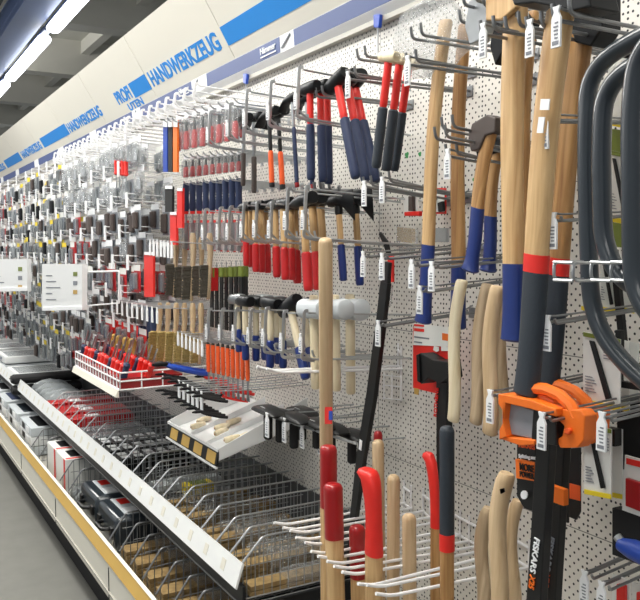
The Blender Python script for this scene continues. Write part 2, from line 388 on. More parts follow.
# ------------------------------------------------------------------ tool builders (origin at the top, handle down -Z, wall along Y)
def shaft(parent, name, m, z0, z1, rx, ry, swell=0, n=12, curve=0, L=1.0, k=7, cap=True):
    secs = []
    for i in range(k+1):
        t = i/k; z = z0+(z1-z0)*t; f = 1+swell*math.sin(math.pi*t)
        c = curve*math.sin(math.pi*2*(z/L))*.5 if curve else 0
        secs.append((z, 0, c, rx*f, ry*f))
    if cap:
        s = -1 if z1 < z0 else 1
        secs = [(secs[0][0]-s*0, 0, secs[0][2], secs[0][3]*.7, secs[0][4]*.7)]+[(secs[0][0]+s*.003,)+secs[0][1:]]+secs[1:-1]+[(secs[-1][0]-s*.005,)+secs[-1][1:]]+[(secs[-1][0], 0, secs[-1][2], secs[-1][3]*.75, secs[-1][4]*.75)]
    return MB().loft(secs, n).obj(name, m, parent)
def hammer_head(parent, m, s=1.0, kind='peen', faces=None):
    b = MB(); w = .014*s
    if kind == 'peen':       # square face at -Y, wedge peen at +Y
        b.loft([(-.052*s, 0, 0, w, w), (-.05*s, 0, 0, w*1.08, w*1.08), (-.035*s, 0, 0, w*1.08, w*1.08), (-.028*s, 0, 0, w*.9, w*.9), (-.016*s, 0, 0, w*1.1, w*1.1), (.016*s, 0, 0, w*1.1, w*1.1), (.035*s, 0, 0, w*.9, w*.8), (.058*s, 0, -.004*s, w*.9, w*.15)], 12, 'y')
    elif kind == 'claw':
        b.loft([(-.05*s, 0, 0, w*.9, w*.9), (-.048*s, 0, 0, w, w), (-.032*s, 0, 0, w, w), (-.026*s, 0, 0, w*.75, w*.75), (-.012*s, 0, 0, w, w), (.014*s, 0, 0, w, w), (.04*s, 0, -.004*s, w*1.1, w*.5), (.07*s, 0, -.026*s, w*1.2, w*.14)], 12, 'y')
    elif kind == 'club':
        b.loft([(-.05*s, 0, 0, w*1.2, w*1.2), (-.046*s, 0, 0, w*1.4, w*1.4), (-.02*s, 0, 0, w*1.5, w*1.5), (.02*s, 0, 0, w*1.5, w*1.5), (.046*s, 0, 0, w*1.4, w*1.4), (.05*s, 0, 0, w*1.2, w*1.2)], 12, 'y')
    elif kind == 'hatchet':
        b.loft([(.035*s, 0, 0, w*.9, w*.9), (.03*s, 0, 0, w, w), (.012*s, 0, 0, w, w*1.1), (-.012*s, 0, 0, w, w*1.1), (-.03*s, 0, -.006*s, w*.55, w*1.5), (-.07*s, 0, -.025*s, w*.12, w*2.8)], 12, 'y')
    return b.obj('head', m, parent, bevel=0)
def hammer(L, label, group, hk='peen', hm='forged', hs=1.0, hz=0, wood_m='ash', r=.0115, grip=('red', .33), neck=None, ring=None, name='hammer'):
    r *= .74; hs *= .88
    e = empty(name, label=label, cat='hammer', group=group)
    hammer_head(e, hm, hs, hk)
    g0 = -L*(1-grip[1])
    shaft(e, 'handle', wood_m, .012, g0, r*.85, r*1.0, .05)
    shaft(e, 'grip', grip[0], g0+.002, -L, r*1.08, r*1.28, .04)
    if neck: shaft(e, 'collar', neck, -.012, -.045, r*1.15, r*1.3)
    if ring: shaft(e, 'end_ring', ring, -L+.012, -L-.004, r*1.2, r*1.45)
    return e
def hang(o, P, Q, spin=0): return orient(o, P, Q, spin)

# ---------------- row 1 of hammers
def row(builder, items, labels, group):
    proto = None; L0 = 1
    for (a, b_, d), lab in zip(items, labels):
        P, Q = W(a[0], a[1], d), W(b_[0], b_[1], d)
        if proto is None:
            L0 = (P-Q).length; proto = freeze(builder(L0, lab, group)); o = proto
        else: o = copy_tree(proto, lab, group)
        hang(o, P, Q); s = (P-Q).length/L0
        o.scale = (s, s, s)
    return proto
row(lambda L, l, g: hammer(L, l, g, 'claw', 'forged', 1.1, 0, 'steel', .009, ('brown', .48)),
    [((244, 118), (243, 186), .29), ((254, 118), (254, 193), .23)],
    ['steel shafted hammer with dark brown grip, left of the brown gripped pair', 'steel shafted hammer with dark brown grip, right of the brown gripped pair'], 'brown gripped hammers')
row(lambda L, l, g: hammer(L, l, g, 'claw', 'forged', 1.2, 0, 'black', .009, ('dorange', .48), ring='black'),
    [((269, 114), (272, 186), .3), ((278, 114), (282.5, 188), .24)],
    ['hammer with orange and black grip, left of the orange pair', 'hammer with orange and black grip, right of the orange pair'], 'orange gripped hammers')
row(lambda L, l, g: hammer(L, l, g, 'claw', 'forged', 1.1, 0, 'steel', .007, ('navy', .66), ring='dred'),
    [((292, 98), (297, 186), .3), ((306, 98), (312.5, 188), .22)],
    ['claw hammer with thin steel shaft and navy grip ending red, left one', 'claw hammer with navy grip ending red, half hidden behind the blue gripped hammers'], 'navy and red gripped claw hammers')
row(lambda L, l, g: hammer(L, l, g, 'club', 'forged', .95, 0, 'fire', .0135, ('navy', .6)),
    [((310, 88), (311, 180), .3), ((320, 88), (323, 182), .25), ((327, 88), (328.5, 184), .2), ((337, 81), (356, 178), .28), ((347, 82), (366, 181), .23), ((354, 83), (376, 182), .18)],
    ['red handled hammer with ribbed navy grip, leftmost of the straight hanging three', 'red handled hammer with ribbed navy grip, middle of the straight hanging three', 'red handled hammer with ribbed navy grip, rightmost of the straight hanging three',
     'tilted red handled hammer with navy grip, left of the tilted three', 'tilted red handled hammer with navy grip, middle of the tilted three', 'tilted red handled hammer with navy grip, right of the tilted three'], 'red handled hammers with navy grips')
def gold_hammer(L, l, g):
    e = hammer(L, l, g, 'club', 'pale', .75, 0, 'fire', .0135, ('char', .55)); return e
row(gold_hammer, [((389, 57), (376, 168), .3), ((400, 59), (386, 171), .25), ((409, 64), (394, 171), .2)],
    ['red handled hammer with grey grip and yellowish head, left of three below the blue clip', 'red handled hammer with grey grip and yellowish head, middle of three below the blue clip', 'red handled hammer with grey grip and yellowish head, right of three below the blue clip'], 'red and grey hammers with yellowish heads')
# hooks of row 1
for (tx, ty, d, h, lab) in ((248, 133, .37, .125, 'over the brown gripped hammers'), (272, 127, .37, .125, 'over the orange gripped hammers'), (300, 118, .37, .13, 'left of the straight red handled hammers'),
                            (211, 146, .37, .11, 'in front of the red bagged tools'), (231, 140, .37, .11, 'at the right end of the red bagged tools')):
    drop_hook(W(tx, ty, d), h, 'chrome overarm hook with vertical front strap '+lab, 'overarm hooks of the top hammer row')
for (tx, ty, d, lab) in ((320, 96, .3, 'beside the straight hanging red hammers'), (362, 58, .34, 'over the grey gripped red hammers'), (352, 78, .36, 'crossing the tilted red hammers'), (417, 37, .34, 'through the plastic bag over the first axe handle'), (412, 63, .355, 'crossing the first long axe handle'),
                         (470, 3, .34, 'above the silver axe blade'), (466, 20, .3, 'left of the silver axe blade'), (490, 3, .33, 'at the top over the pale axe'), (513, 28, .34, 'crossing the pale axe handle'), (488, 32, .38, 'in front of the silver axe blade'), (535, 29, .38, 'between the pale axe and the black headed maul'), (562, 17, .42, 'over the black headed maul')):
    hookpx((tx, ty), d, 'grey double prong peg hook '+lab, group='peg hooks along the top right', r=.0036, drop=.0, tagon=d > .35, over=.012)
for (tx, ty, d, lab) in ((448, 128, .33, 'through the heads of the two hatchets'), (441, 138, .36, 'left of the two hatchets'), (452, 155, .3, 'below the hatchet heads'), (368, 186, .28, 'right end of the red footed hammer row'), (386, 182, .28, 'above the small red cards')):
    hookpx((tx, ty), d, 'grey double prong peg hook '+lab, group='peg hooks of the middle right', r=.0034, tagon=('below' in lab or 'row' in lab or 'cards' in lab), over=.01)
for (tx, ty, d, lab) in ((367, 257, .3, 'left of the black bar'), (386, 259, .32, 'in front of the black bar'), (416, 266, .34, 'below the blue foot of the left long axe'), (436, 268, .34, 'between the blue feet of the long axes'), (424, 292, .3, 'above the pale wooden handles'), (550, 121, .36, 'right of the charcoal gripped mauls, upper'), (558, 221, .34, 'beside the grey tube frames'), (552, 323, .34, 'below the red ringed mauls'),
                         (495, 397, .36, 'left of the orange axe guard'), (547, 420, .4, 'in front of the orange axe guard'), (607, 420, .36, 'below the yellow edged blade cards'), (589, 577, .25, 'at the lower right, left one'), (606, 588, .25, 'at the lower right, right one'), (382, 326, .3, 'holding the red maul card')):
    hookpx((tx, ty), d, 'grey peg hook with hanging white tag '+lab, group='peg hooks with hanging tags', r=.003, drop=-.02, tip_up=.008, over=.012, sep=.02)

# ---------------- row 2
R2 = [((245, 207), (246.5, 266), .34), ((250, 207), (250.5, 267), .3), ((255, 206), (256, 272), .33), ((261, 206), (262, 272.5), .28), ((265, 206), (268, 273), .25), ((275, 205), (277, 277.5), .28), ((283, 204), (285.5, 280), .33), ((291, 205), (292, 280), .28), ((294.5, 205), (297.5, 283.5), .25), ((302.5, 201), (308.7, 291), .33), ((312, 201), (318, 290), .27), ((320, 201), (326, 288), .2)]
nm = ['first', 'second', 'third', 'fourth', 'fifth', 'sixth', 'seventh', 'eighth', 'ninth', 'tenth', 'eleventh', 'twelfth']
row(lambda L, l, g: hammer(L, l, g, 'peen', 'forged', 1.0, 0, 'ash', .0118, ('red', .42)), R2,
    ['wooden hammer with red dipped handle end, %s from the left of the row' % n for n in nm], 'red footed hammers in the middle row')
row(lambda L, l, g: hammer(L, l, g, 'hatchet', 'forged', 1.35, 0, 'ash', .0125, ('blue', .44), neck='black'),
    [((338, 200), (343.5, 281), .2), ((355, 198), (360, 285.5), .13)],
    ['broad headed hammer with wooden handle and blue foot, left of the blue footed pair', 'broad headed hammer with wooden handle and blue foot, right of the blue footed pair'], 'broad headed hammers with blue feet')
for (tx, ty, lab) in ((206, 243, 'before the red sleeved chisels, left'), (221, 243, 'before the red sleeved chisels, middle'), (231, 243, 'before the red sleeved chisels, right'), (245, 241, 'at the first red footed hammers'), (258, 241, 'at the third red footed hammer'), (273, 242, 'at the gap in the red footed row'), (289, 238, 'at the seventh red footed hammer'), (307, 238, 'at the tenth red footed hammer')):
    drop_hook(W(tx, ty, .38), .11 if tx < 280 else .13, 'chrome overarm hook with front strap '+lab, 'overarm hooks of the middle hammer row')
for (tx, ty, d, lab) in ((318, 190, .22, 'left'), (327, 191, .19, 'middle'), (337, 194, .16, 'right')):
    hookpx((tx, ty), d, 'dark double prong hook under the broad hammer heads, '+lab, group='hooks under the broad hammer heads', r=.005, tagon=False, drop=.0)

# ---------------- row 3
row(lambda L, l, g: hammer(L, l, g, 'club', 'forged', 1.05, 0, 'pale', .014, ('blue', .42)),
    [((245, 301), (245.5, 360), .3), ((256, 301), (256, 361), .26), ((271, 303), (270, 368), .3), ((282, 303), (283, 368), .26), ((290, 306), (306, 379), .28), ((303, 307), (314, 378), .22)],
    ['short club hammer with blue foot, %s of the lower row' % n for n in ('first from left', 'second from left', 'third from left', 'fourth from left', 'fifth, hanging tilted,', 'sixth, next to the white mallets,')], 'blue footed club hammers')
row(lambda L, l, g: hammer(L, l, g, 'club', 'steel', 1.0, 0, 'pale', .013, ('blue', .42)),
    [((237, 299), (239, 352), .3), ((264, 300), (265, 360), .24), ((276, 302), (278, 364), .2)],
    ['silver headed club hammer among the black headed ones, %s from left' % n for n in ('first', 'second', 'third')], 'silver headed club hammers')
def mallet(L, l, g):
    e = empty('rubber_mallet', label=l, cat='mallet', group=g)
    MB().loft([(-.062, 0, 0, .021, .021), (-.058, 0, 0, .027, .027), (-.05, 0, 0, .029, .029), (0, 0, 0, .0275, .0275), (.05, 0, 0, .029, .029), (.058, 0, 0, .027, .027), (.062, 0, 0, .021, .021)], 22, 'y').obj('mallet_head', 'lgrey', e)
    shaft(e, 'handle', 'pale', .04, -L, .0115, .0135, .03); return e
row(mallet, [((314, 309), (315.5, 389), .3), ((335, 309), (336.5, 391), .25), ((350, 309), (350.7, 394), .16)],
    ['light grey rubber mallet with pale handle, leftmost of three', 'light grey rubber mallet with pale handle, middle of three', 'light grey rubber mallet with pale handle, rightmost of three, next to the black bar'], 'light grey rubber mallets')
for (tx, ty, lab) in ((210, 342, 'left of the black scraper handles'), (223, 343, 'before the orange handled scrapers'), (237, 344, 'beside the first blue footed club hammer'), (252, 347, 'between the first club hammers'), (267, 353, 'at the third club hammer'), (285, 358, 'at the fourth club hammer'), (305, 360, 'at the sixth club hammer')):
    drop_hook(W(tx, ty, .36), .11 if tx < 260 else .13, 'chrome overarm hook with front strap '+lab, 'overarm hooks of the lower hammer row')

# ---------------- long axes and mauls
def long_handle(L, label, group, wm, w0, w1, foot=None, foot_frac=.25, flare=1.45, name='axe', cat='axe', curve=.012, top_w=1.0, ringm=None, ring_frac=0, k=16):
    e = empty(name, label=label, cat=cat, group=group)
    def sec(t):
        z = -L*t
        w = w0+(w1-w0)*t
        if t < .06: w *= top_w+(1-top_w)*t/.06
        if foot and t > .9: w *= 1+(flare-1)*((t-.9)/.1)**1.5
        c = curve*math.sin(t*math.pi*1.6)*(1 if t < 1 else 1)
        return (z, 0, c, w*.62, w)
    cut = 1-foot_frac if foot else 1
    def part(nm, m, a, b_, g=1.0, cs=False, ce=False):
        ts = [a+(b_-a)*i/k for i in range(k+1)]; S = [sec(t) for t in ts]
        S = [(z, x, y, rx*g, ry*g) for (z, x, y, rx, ry) in S]
        if ce: z, x, y, rx, ry = S[-1]; S[-1] = (z+.004, x, y, rx, ry); S.append((z, x, y, rx*.75, ry*.82))
        if cs: z, x, y, rx, ry = S[0]; S[0] = (z-.005, x, y, rx, ry); S.insert(0, (z, x, y, rx*.8, ry*.85))
        return MB().loft(S, 16).obj(nm, m, e)
    part('handle', wm, 0, cut+.002 if foot else 1, cs=True, ce=not foot)
    if foot: part('foot_grip', foot, cut, 1, 1.03, ce=True)
    if ringm: part('ring_band', ringm, cut-ring_frac, cut+.002, 1.035)
    return e
def LH(a, b_, d, *A, **K):
    P, Q = W(a[0], a[1], d), W(b_[0], b_[1], d); e = long_handle((P-Q).length, *A, **K); return hang(e, P, Q)
G = 'long wooden axes with blue feet'
LH((446, 20), (420, 322), .24, 'long wooden axe handle with blue foot, topped by a plastic bag, leftmost', G, 'ash', .0185, .019, 'blue', .27, 1.3)
LH((465, 24), (454, 328), .15, 'long wooden axe handle with blue foot behind and right of the bagged one', G, 'ash2', .019, .0215, 'blue', .21, 1.2)
pa = LH((516, 6), (511, 341), .3, 'pale broad wooden axe with blue foot below the silver blade', G, 'ash', .027, .024, 'blue', .235, 1.15, curve=.006)
pb = LH((531, 12), (519, 300), .2, 'brownish wooden handle with blue foot half hidden behind the pale broad axe', G, 'ash2', .019, .019, 'blue', .2, 1.1)
# axe heads
def blade(name, parent_label, cat, px, d0, d1, m, group=None, parent=None, bevel=.003):
    poly = polyW(px, (d0+d1)/2); o = MB().prism(poly, -d1, -d0, 'x').obj(name, m, parent, bevel=bevel, smooth=False)
    if parent: o.matrix_parent_inverse = parent.matrix_world.inverted()
    else: tag(o, parent_label, cat, group)
    return o
def blade_on(e, name, px, d0, d1, m, bevel=.003):
    bpy.context.view_layer.update(); return blade(name, None, None, px, d0, d1, m, parent=e, bevel=bevel)
blade_on(pa, 'axe_head', [(474, 2), (486, -6), (522, -6), (524, 18), (506, 25), (492, 22), (484, 42), (475, 46), (470, 28)], .285, .315, 'steel')
blade_on(pa, 'wood_eye', [(488, -6), (518, -6), (518, 8), (504, 20), (488, 21)], .316, .33, 'ash')
blade_on(pb, 'axe_head', [(496, 22), (530, 10), (537, 22), (530, 40), (508, 50), (499, 66), (494, 48)], .19, .215, 'forged')
mauls = []
for (a, b_, d, l, w) in (((561, 8), (523, 394), .36, 'splitting maul with wooden handle, red ring and charcoal grip, front left one', .0275), ((585, 16), (545, 395), .24, 'splitting maul with wooden handle, red ring and charcoal grip, right one behind', .024)):
    e = LH(a, b_, d, l, 'red ringed splitting mauls', 'ash2' if d < .3 else 'ash', w, w*.88, 'char', .335, 1.08, ringm='fire', ring_frac=.045, curve=.008)
    mauls.append(e)
blade_on(mauls[0], 'maul_head', [(520, -14), (600, -14), (606, 10), (588, 14), (548, 6), (528, 8)], .33, .40, 'forged')
blade_on(mauls[1], 'maul_head', [(566, -14), (612, -10), (612, 30), (600, 48), (584, 44), (575, 14)], .22, .27, 'forged')
for (q, d) in (([(541, 99), (550, 99), (549, 110), (540, 110)], .385), ([(539, 117), (545, 117), (543, 133), (537, 133)], .385)):
    blade_on(mauls[0], 'barcode_label', q, d+.003, d+.005, 'tag', 0)
# plastic bag over the first handle tops
def crumple(name, px0, px1, py0, py1, d0, d1, label, m='film', parent=None):
    A = W(px0, py0, (d0+d1)/2); B = W(px1, py1, (d0+d1)/2); cy, cz = (A.y+B.y)/2, (A.z+B.z)/2
    ry, rz = abs(A.y-B.y)/2, abs(A.z-B.z)/2; rs = []; rnd = random.Random(px0)
    for i in range(9):
        a = math.pi*(i+.5)/9; r = []
        for k in range(14):
            q = 2*math.pi*k/14; j = 1+rnd.uniform(-.16, .16)
            r.append((-(d0+d1)/2+(d1-d0)/2*math.sin(a)*math.cos(q)*j, cy+ry*math.sin(a)*math.sin(q)*j, cz+rz*math.cos(a)*j))
        rs.append(r)
    o = MB().rings(rs).obj(name, m, parent); 
    return tag(o, label, 'bag') if label else o
crumple('plastic_bag', 405, 462, 12, 66, .17, .32, 'crumpled clear plastic bag over the tops of the left long axe handles')
# hatchets
def hatchet(a, b_, d, l):
    P, Q = W(a[0], a[1], d), W(b_[0], b_[1], d); L = (P-Q).length
    e = long_handle(L, l, 'two hatchets with blue feet', 'ash2', .0165, .017, 'blue', .42, 1.35, 'hatchet', 'hatchet', curve=.01); hang(e, P, Q); return e
h1 = hatchet((495, 117), (467, 270), .27, 'small hatchet with blue foot, left one in front')
h2 = hatchet((500, 138), (485, 271), .17, 'small hatchet with blue foot, right one behind')
blade_on(h1, 'hatchet_head', [(477, 124), (492, 115), (501, 118), (500, 133), (490, 136), (484, 150), (476, 152), (473, 140)], .255, .285, 'brown')
blade_on(h2, 'hatchet_head', [(484, 133), (500, 134), (506, 140), (503, 152), (492, 156), (483, 162), (480, 150)], .155, .185, 'forged')
# loose wooden handles
G = 'loose pale wooden axe handles'
for a, b_, d, w, l, m in (((462, 280), (450, 420), .22, .0165, 'pale slim wooden handle hanging left of the wavy pair', 'pale'), ((488, 284), (472, 422), .2, .017, 'greyish wooden handle, second of the loose handles', 'grey_wood'), ((498, 286), (486, 433), .26, .0185, 'pale wooden handle with dark stamp, third of the loose handles', 'beech'), ((506, 290), (500, 430), .16, .015, 'grey wooden handle, rightmost and rearmost of the loose handles', 'grey_wood')):
    LH(a, b_, d, l, G, m, w, w*1.02, name='wooden_haft', cat='handle', curve=.012)
for a, b_, d, w, l, m in (((507, 473), (494, 612), .3, .021, 'pale wooden handle with drilled hole beside the black axe card', 'beech'), ((518, 500), (510, 612), .2, .016, 'light wooden handle hidden behind the drilled pale one', 'beech'), ((489, 508), (479, 612), .24, .018, 'grey brown wooden handle left of the drilled pale one', 'grey_wood'), ((497, 514), (489, 612), .19, .012, 'short light wooden handle between its thicker neighbours', 'pale')):
    e = LH(a, b_, d, l, 'wooden handles at the lower right', m, w, w, name='wooden_haft', cat='handle', curve=.014, top_w=.9)
    if 'drilled' in l and 'hidden' not in l:
        blade_on(e, 'drilled_hole', [(500, 489), (504, 488), (505, 492), (501, 494)], .322, .324, 'brown', 0)

# ---------------- upright handles in the white rod rack (standing in the rack, foot on the floor level below)
def UH(a, b_, d, l, m, w, cap=None, capfrac=0, flare=False, cat='handle', name='tool_haft', group='upright handles in the white rod rack'):
    if d > .4 and b_[0] != 327: w *= mpp(W(a[0], a[1], d*.7))/mpp(W(a[0], a[1], d)); d *= .7
    P, Q = W(a[0], a[1], d), W(b_[0], b_[1], d if b_[0] != 327 else .26); L = (P-Q).length; w *= .8 if cap else .93
    e = empty(name, label=l, cat=cat, group=group)
    ls = L*capfrac
    def S(z0, z1, g=1.0, rnd=False, n=9):
        out = []
        for i in range(n):
            z = z0+(z1-z0)*i/(n-1); t = -z/L; ww = w*g; c = 0
            if flare:
                c = .03*math.exp(-t*9)*(1 if t < .9 else 1); ww = w*g*(1+.22*math.exp(-t*14)-.12*math.exp(-((t-.25)/.12)**2))
            out.append((z, 0, c, ww*(.7 if flare else 1), ww))
        if rnd: out = [(z0, 0, out[0][2], out[0][3]*.55, out[0][4]*.55), (z0-.004, 0, out[0][2], out[0][3]*.85, out[0][4]*.85), (z0-.012, 0, out[0][2], out[0][3], out[0][4])]+out[1:]
        return out
    if cap:
        MB().loft(S(0, -ls, 1.05, True), 18).obj('red_coating', cap, e); MB().loft(S(-ls+.002, -L, 1.0), 18).obj('wooden_shaft', m, e)
    else: MB().loft(S(0, -L, 1, True), 18).obj('wooden_shaft', m, e)
    return hang(e, P, Q)
e = UH((325.5, 238), (327, 640), .4, 'tall round beech stick with rounded top and small colourful sticker', 'beech', .0185, name='beech_stick')
blade_on(e, 'sticker', [(325, 407), (332, 407), (332, 424), (325, 424)], .357, .3585, 'fire', 0)
blade_on(e, 'sticker', [(329, 411), (332.5, 411), (332.5, 420), (329, 420)], .358, .3595, 'dblue', 0)
UH((328.5, 445), (329, 650), .53, 'tool handle with dark red end, tallest, in front of the beech stick', 'ash', .0215, 'dred', .3)
UH((333, 483), (337, 650), .59, 'tool handle with dark red end, middle height, right of the tallest red one', 'ash', .0225, 'dred', .33)
UH((357, 525), (360, 650), .46, 'tool handle with dark red end, lowest of the three dark red ones', 'ash', .021, 'dred', .42)
UH((375, 472), (373, 650), .38, 'curved axe handle with bright red hooked top behind the white rods', 'ash', .031, 'fire', .46, True, 'axe handle', 'axe_haft')
UH((378, 431), (379, 620), .2, 'dark red capped thin handle behind the pale handle', 'beech', .014, 'dred', .3)
UH((378, 440), (380, 640), .26, 'pale round handle directly in front of the dark red cap', 'beech', .016)
UH((393.5, 475), (393, 640), .27, 'pale round handle, left of two plain shorter ones', 'beech', .0165)
UH((409, 514), (410, 640), .27, 'pale round handle, shortest plain one at the right', 'beech', .0175)
UH((436, 455), (435, 650), .2, 'slim axe handle with red curved top left of the charcoal grip', 'ash2', .018, 'fire', .37, True, 'axe handle', 'axe_haft')
e = UH((447, 426), (447, 660), .3, 'upside down axe with charcoal grip, red ring and dark wooden handle', 'ash2', .0185, 'char', .46, False, 'axe', 'axe')
Lq = (W(447, 426, .3)-W(447, 660, .3)).length*.46
MB().loft([(-Lq+.002, 0, 0, .0162, .0162), (-Lq-.036, 0, 0, .0162, .0162)], 16).obj('ring_band', 'fire', e)

# white rod racks
def rods(tips, walls, l, g=None, r=.0042):
    e = empty('rod_rack', W(*walls[0], 0), l, 'rack', g)
    o = e.location.copy()
    for tp, w in zip(tips, walls):
        B = W(w[0], w[1], .004); A = T(tp[0], tp[1], B.y); P = [B, A+(B-A).normalized()*.05+Vector((0, 0, 0)), A]
        pts = [B-o, A+(B-A).normalized()*.04-o, A+Vector((-.0, 0, .012))-o]
        MB().tube(fillet(pts, .02), r, 8).obj('rod', 'whitewire', e)
    ys = [W(*w, 0) for w in walls]
    MB().tube([ys[0]-o-Vector((.006, 0, 0)), ys[-1]-o-Vector((.006, 0, 0))], r*.9, 6).obj('cross_wire', 'whitewire', e)
    MB().tube([ys[0]-o-Vector((.006, 0, -.05)), ys[-1]-o-Vector((.006, 0, -.05))], r*.9, 6).obj('cross_wire', 'whitewire', e)
    for q in ys: MB().tube([q-o-Vector((.004, 0, .02)), q-o-Vector((.004, 0, -.07))], r*.8, 6).obj('upright_wire', 'whitewire', e)
    return e
rods([(274, 527), (283, 532)], [(405, 503), (412, 508)], 'white coated rods, upper pair of the low rack')
rods([(290, 535), (296, 542), (305, 547)], [(424, 511), (431, 517), (438, 522)], 'white coated rods, second set of the low rack')
rods([(311, 556), (318, 561), (327, 566), (334, 571), (342, 577)], [(452, 530), (461, 535), (470, 541), (479, 546), (488, 550)], 'white coated rods, third set of the low rack, in front of the red handles')
rods([(358, 589), (367, 590), (376, 599)], [(505, 552), (515, 558), (530, 567)], 'white coated rods, nearest set at the bottom of the low rack')
rods([(257, 371), (267, 373)], [(399, 366), (402, 369)], 'pair of white coated rods crossing the beech stick at half height')
# little wire holder on board
e = empty('wire_holder', W(390, 388, 0), 'small empty white wire holder on the board right of the black bar', 'holder'); o = e.location.copy()
for (x0, y0, x1, y1) in ((384, 373, 384, 399), (392, 374, 392, 400), (401, 376, 401, 401)):
    MB().tube(fillet([W(x0, y0, .004)-o, W(x0, y0, .05)-o, W(x1, y1, .05)-o, W(x1, y1, .004)-o], .008), .002, 6).obj('wire_loop', 'whitewire', e)
for yy in (375, 385, 398): MB().tube([W(383, yy, .03)-o, W(402, yy+2, .03)-o], .002, 6).obj('cross_wire', 'whitewire', e)

# ---------------- black bar
def strip_px(name, pts, w, d, th, m, label=None, cat=None, parent=None, group=None):
    ps = [W(x, y, d) for x, y in pts]; o0 = ps[0]
    b = MB(); rs = []
    for i, p in enumerate(ps):
        dr = (ps[min(i+1, len(ps)-1)]-ps[max(0, i-1)]).normalized(); s = Vector((0, dr.z, -dr.y))
        ww = w[i] if isinstance(w, (list, tuple)) else w
        rs.append([p+s*ww+Vector((-th, 0, 0)), p+s*ww+Vector((th, 0, 0)), p-s*ww+Vector((th, 0, 0)), p-s*ww+Vector((-th, 0, 0))])
    b.rings(rs); o = b.obj(name, m, parent, bevel=.001, smooth=False)
    if label: tag(o, label, cat, group)
    return o
bar = empty('pry_bar', (0, 0, 0), 'long black flat bar hanging diagonally beside the pale mallets', 'bar')
strip_px('bar_shaft', [(386, 282), (381, 325), (372, 395), (362, 455), (354, 520), (350, 575)], [.017, .017, .019, .018, .014, .013], .2, .007, 'black', parent=bar)
strip_px('bar_claw', [(388, 262), (385, 300)], [.011, .015], .2, .006, 'black', parent=bar)
strip_px('bar_label', [(361, 440), (360, 450)], .007, .208, .001, 'tag', parent=bar)
strip_px('saw_blade', [(380, 233), (386, 243), (391, 262)], [.005, .011, .008], .1, .003, 'black', 'small pointed black blade above the long black bar', 'blade')
strip_px('knife_card', [(391, 256), (391, 282)], .011, .16, .004, 'fire', 'red and white carded small tool hooked beside the black bar', 'card')
strip_px('knife_bag', [(389, 284), (387, 305)], .016, .15, .004, 'film', 'small clear bag hanging under the red and white card', 'bag')

# ---------------- small carded things between the long axes
def card_px(name, px, d, th, m, label, cat, group=None, extras=()):
    ps = [W(x, y, d) for x, y in px]; c = sum(ps, Vector())/len(ps)
    e = empty(name, (-d, c.y, min(p.z for p in ps)), label, cat, group); o = e.location.copy()
    MB().prism([(p.y-o.y, p.z-o.z) for p in ps], 0, th, 'x').obj('backing_card', m, e, smooth=False)
    for (nm, q, dd, tt, mm) in extras:
        qs = [W(x, y, d+dd+tt) for x, y in q]
        MB().prism([(p.y-o.y, p.z-o.z) for p in qs], -dd-tt, -dd, 'x').obj(nm, mm, e, smooth=False, bevel=min(.002, tt*.3))
    return e
card_px('tool_card', [(404, 196), (418, 194), (418, 215), (404, 216)], .06, .002, 'card', 'small red and white card with dark tool left of the first blue footed axe', 'card', None,
        [('red_base', [(404, 212), (419, 211), (419, 216), (404, 216)], .001, .012, 'fire'), ('packed_tool', [(408, 196), (412, 196), (412, 211), (408, 211)], .002, .012, 'brown')])
card_px('tool_card', [(432, 188), (446, 188), (446, 214), (432, 214)], .04, .002, 'fire', 'red edged card with black and white picture between the two long axes', 'card', None,
        [('picture', [(434, 193), (444, 193), (444, 212), (434, 212)], .001, .002, 'card'), ('packed_tool', [(437, 203), (442, 201), (443, 211), (438, 212)], .003, .01, 'black')])
card_px('scouring_pad', [(397, 227), (411, 229), (411, 243), (397, 241)], .07, .015, 'gold', 'yellow brown scouring pad in a clear pack left of the first axe', 'pad', None, [('clear_pack', [(396, 226), (417, 229), (417, 244), (396, 242)], .001, .004, 'film')])
card_px('clear_pack', [(432, 228), (446, 228), (446, 242), (432, 242)], .05, .01, 'blister', 'small grey clear pack between the two long axes', 'pack')
card_px('clear_pack', [(399, 247), (414, 247), (412, 256), (399, 256)], .05, .006, 'film', 'flat clear pack under the yellow brown scouring pad', 'pack')
for (x, y, s, l) in ((407, 155, 4, 'green paint blot, leftmost of three on the upper board'), (420, 154, 3, 'green paint blot, small middle one of three'), (475, 180, 4, 'green paint blot beside the hatchets')):
    c = W(x, y, 0); r = s*mpp(c)*.9
    b = MB(); 
    for a in (0.3, 2.4, 4.5): 
        b.prism([(c.y+r*.45*math.cos(a)+r*.5*math.cos(q*math.pi/5), c.z+r*.45*math.sin(a)+r*.5*math.sin(q*math.pi/5)) for q in range(10)], -.0015-a*.0001, .001, 'x')
    tag(b.obj('leaf_sticker', 'clover', smooth=False), l, 'sticker', 'green blots on the pegboard')

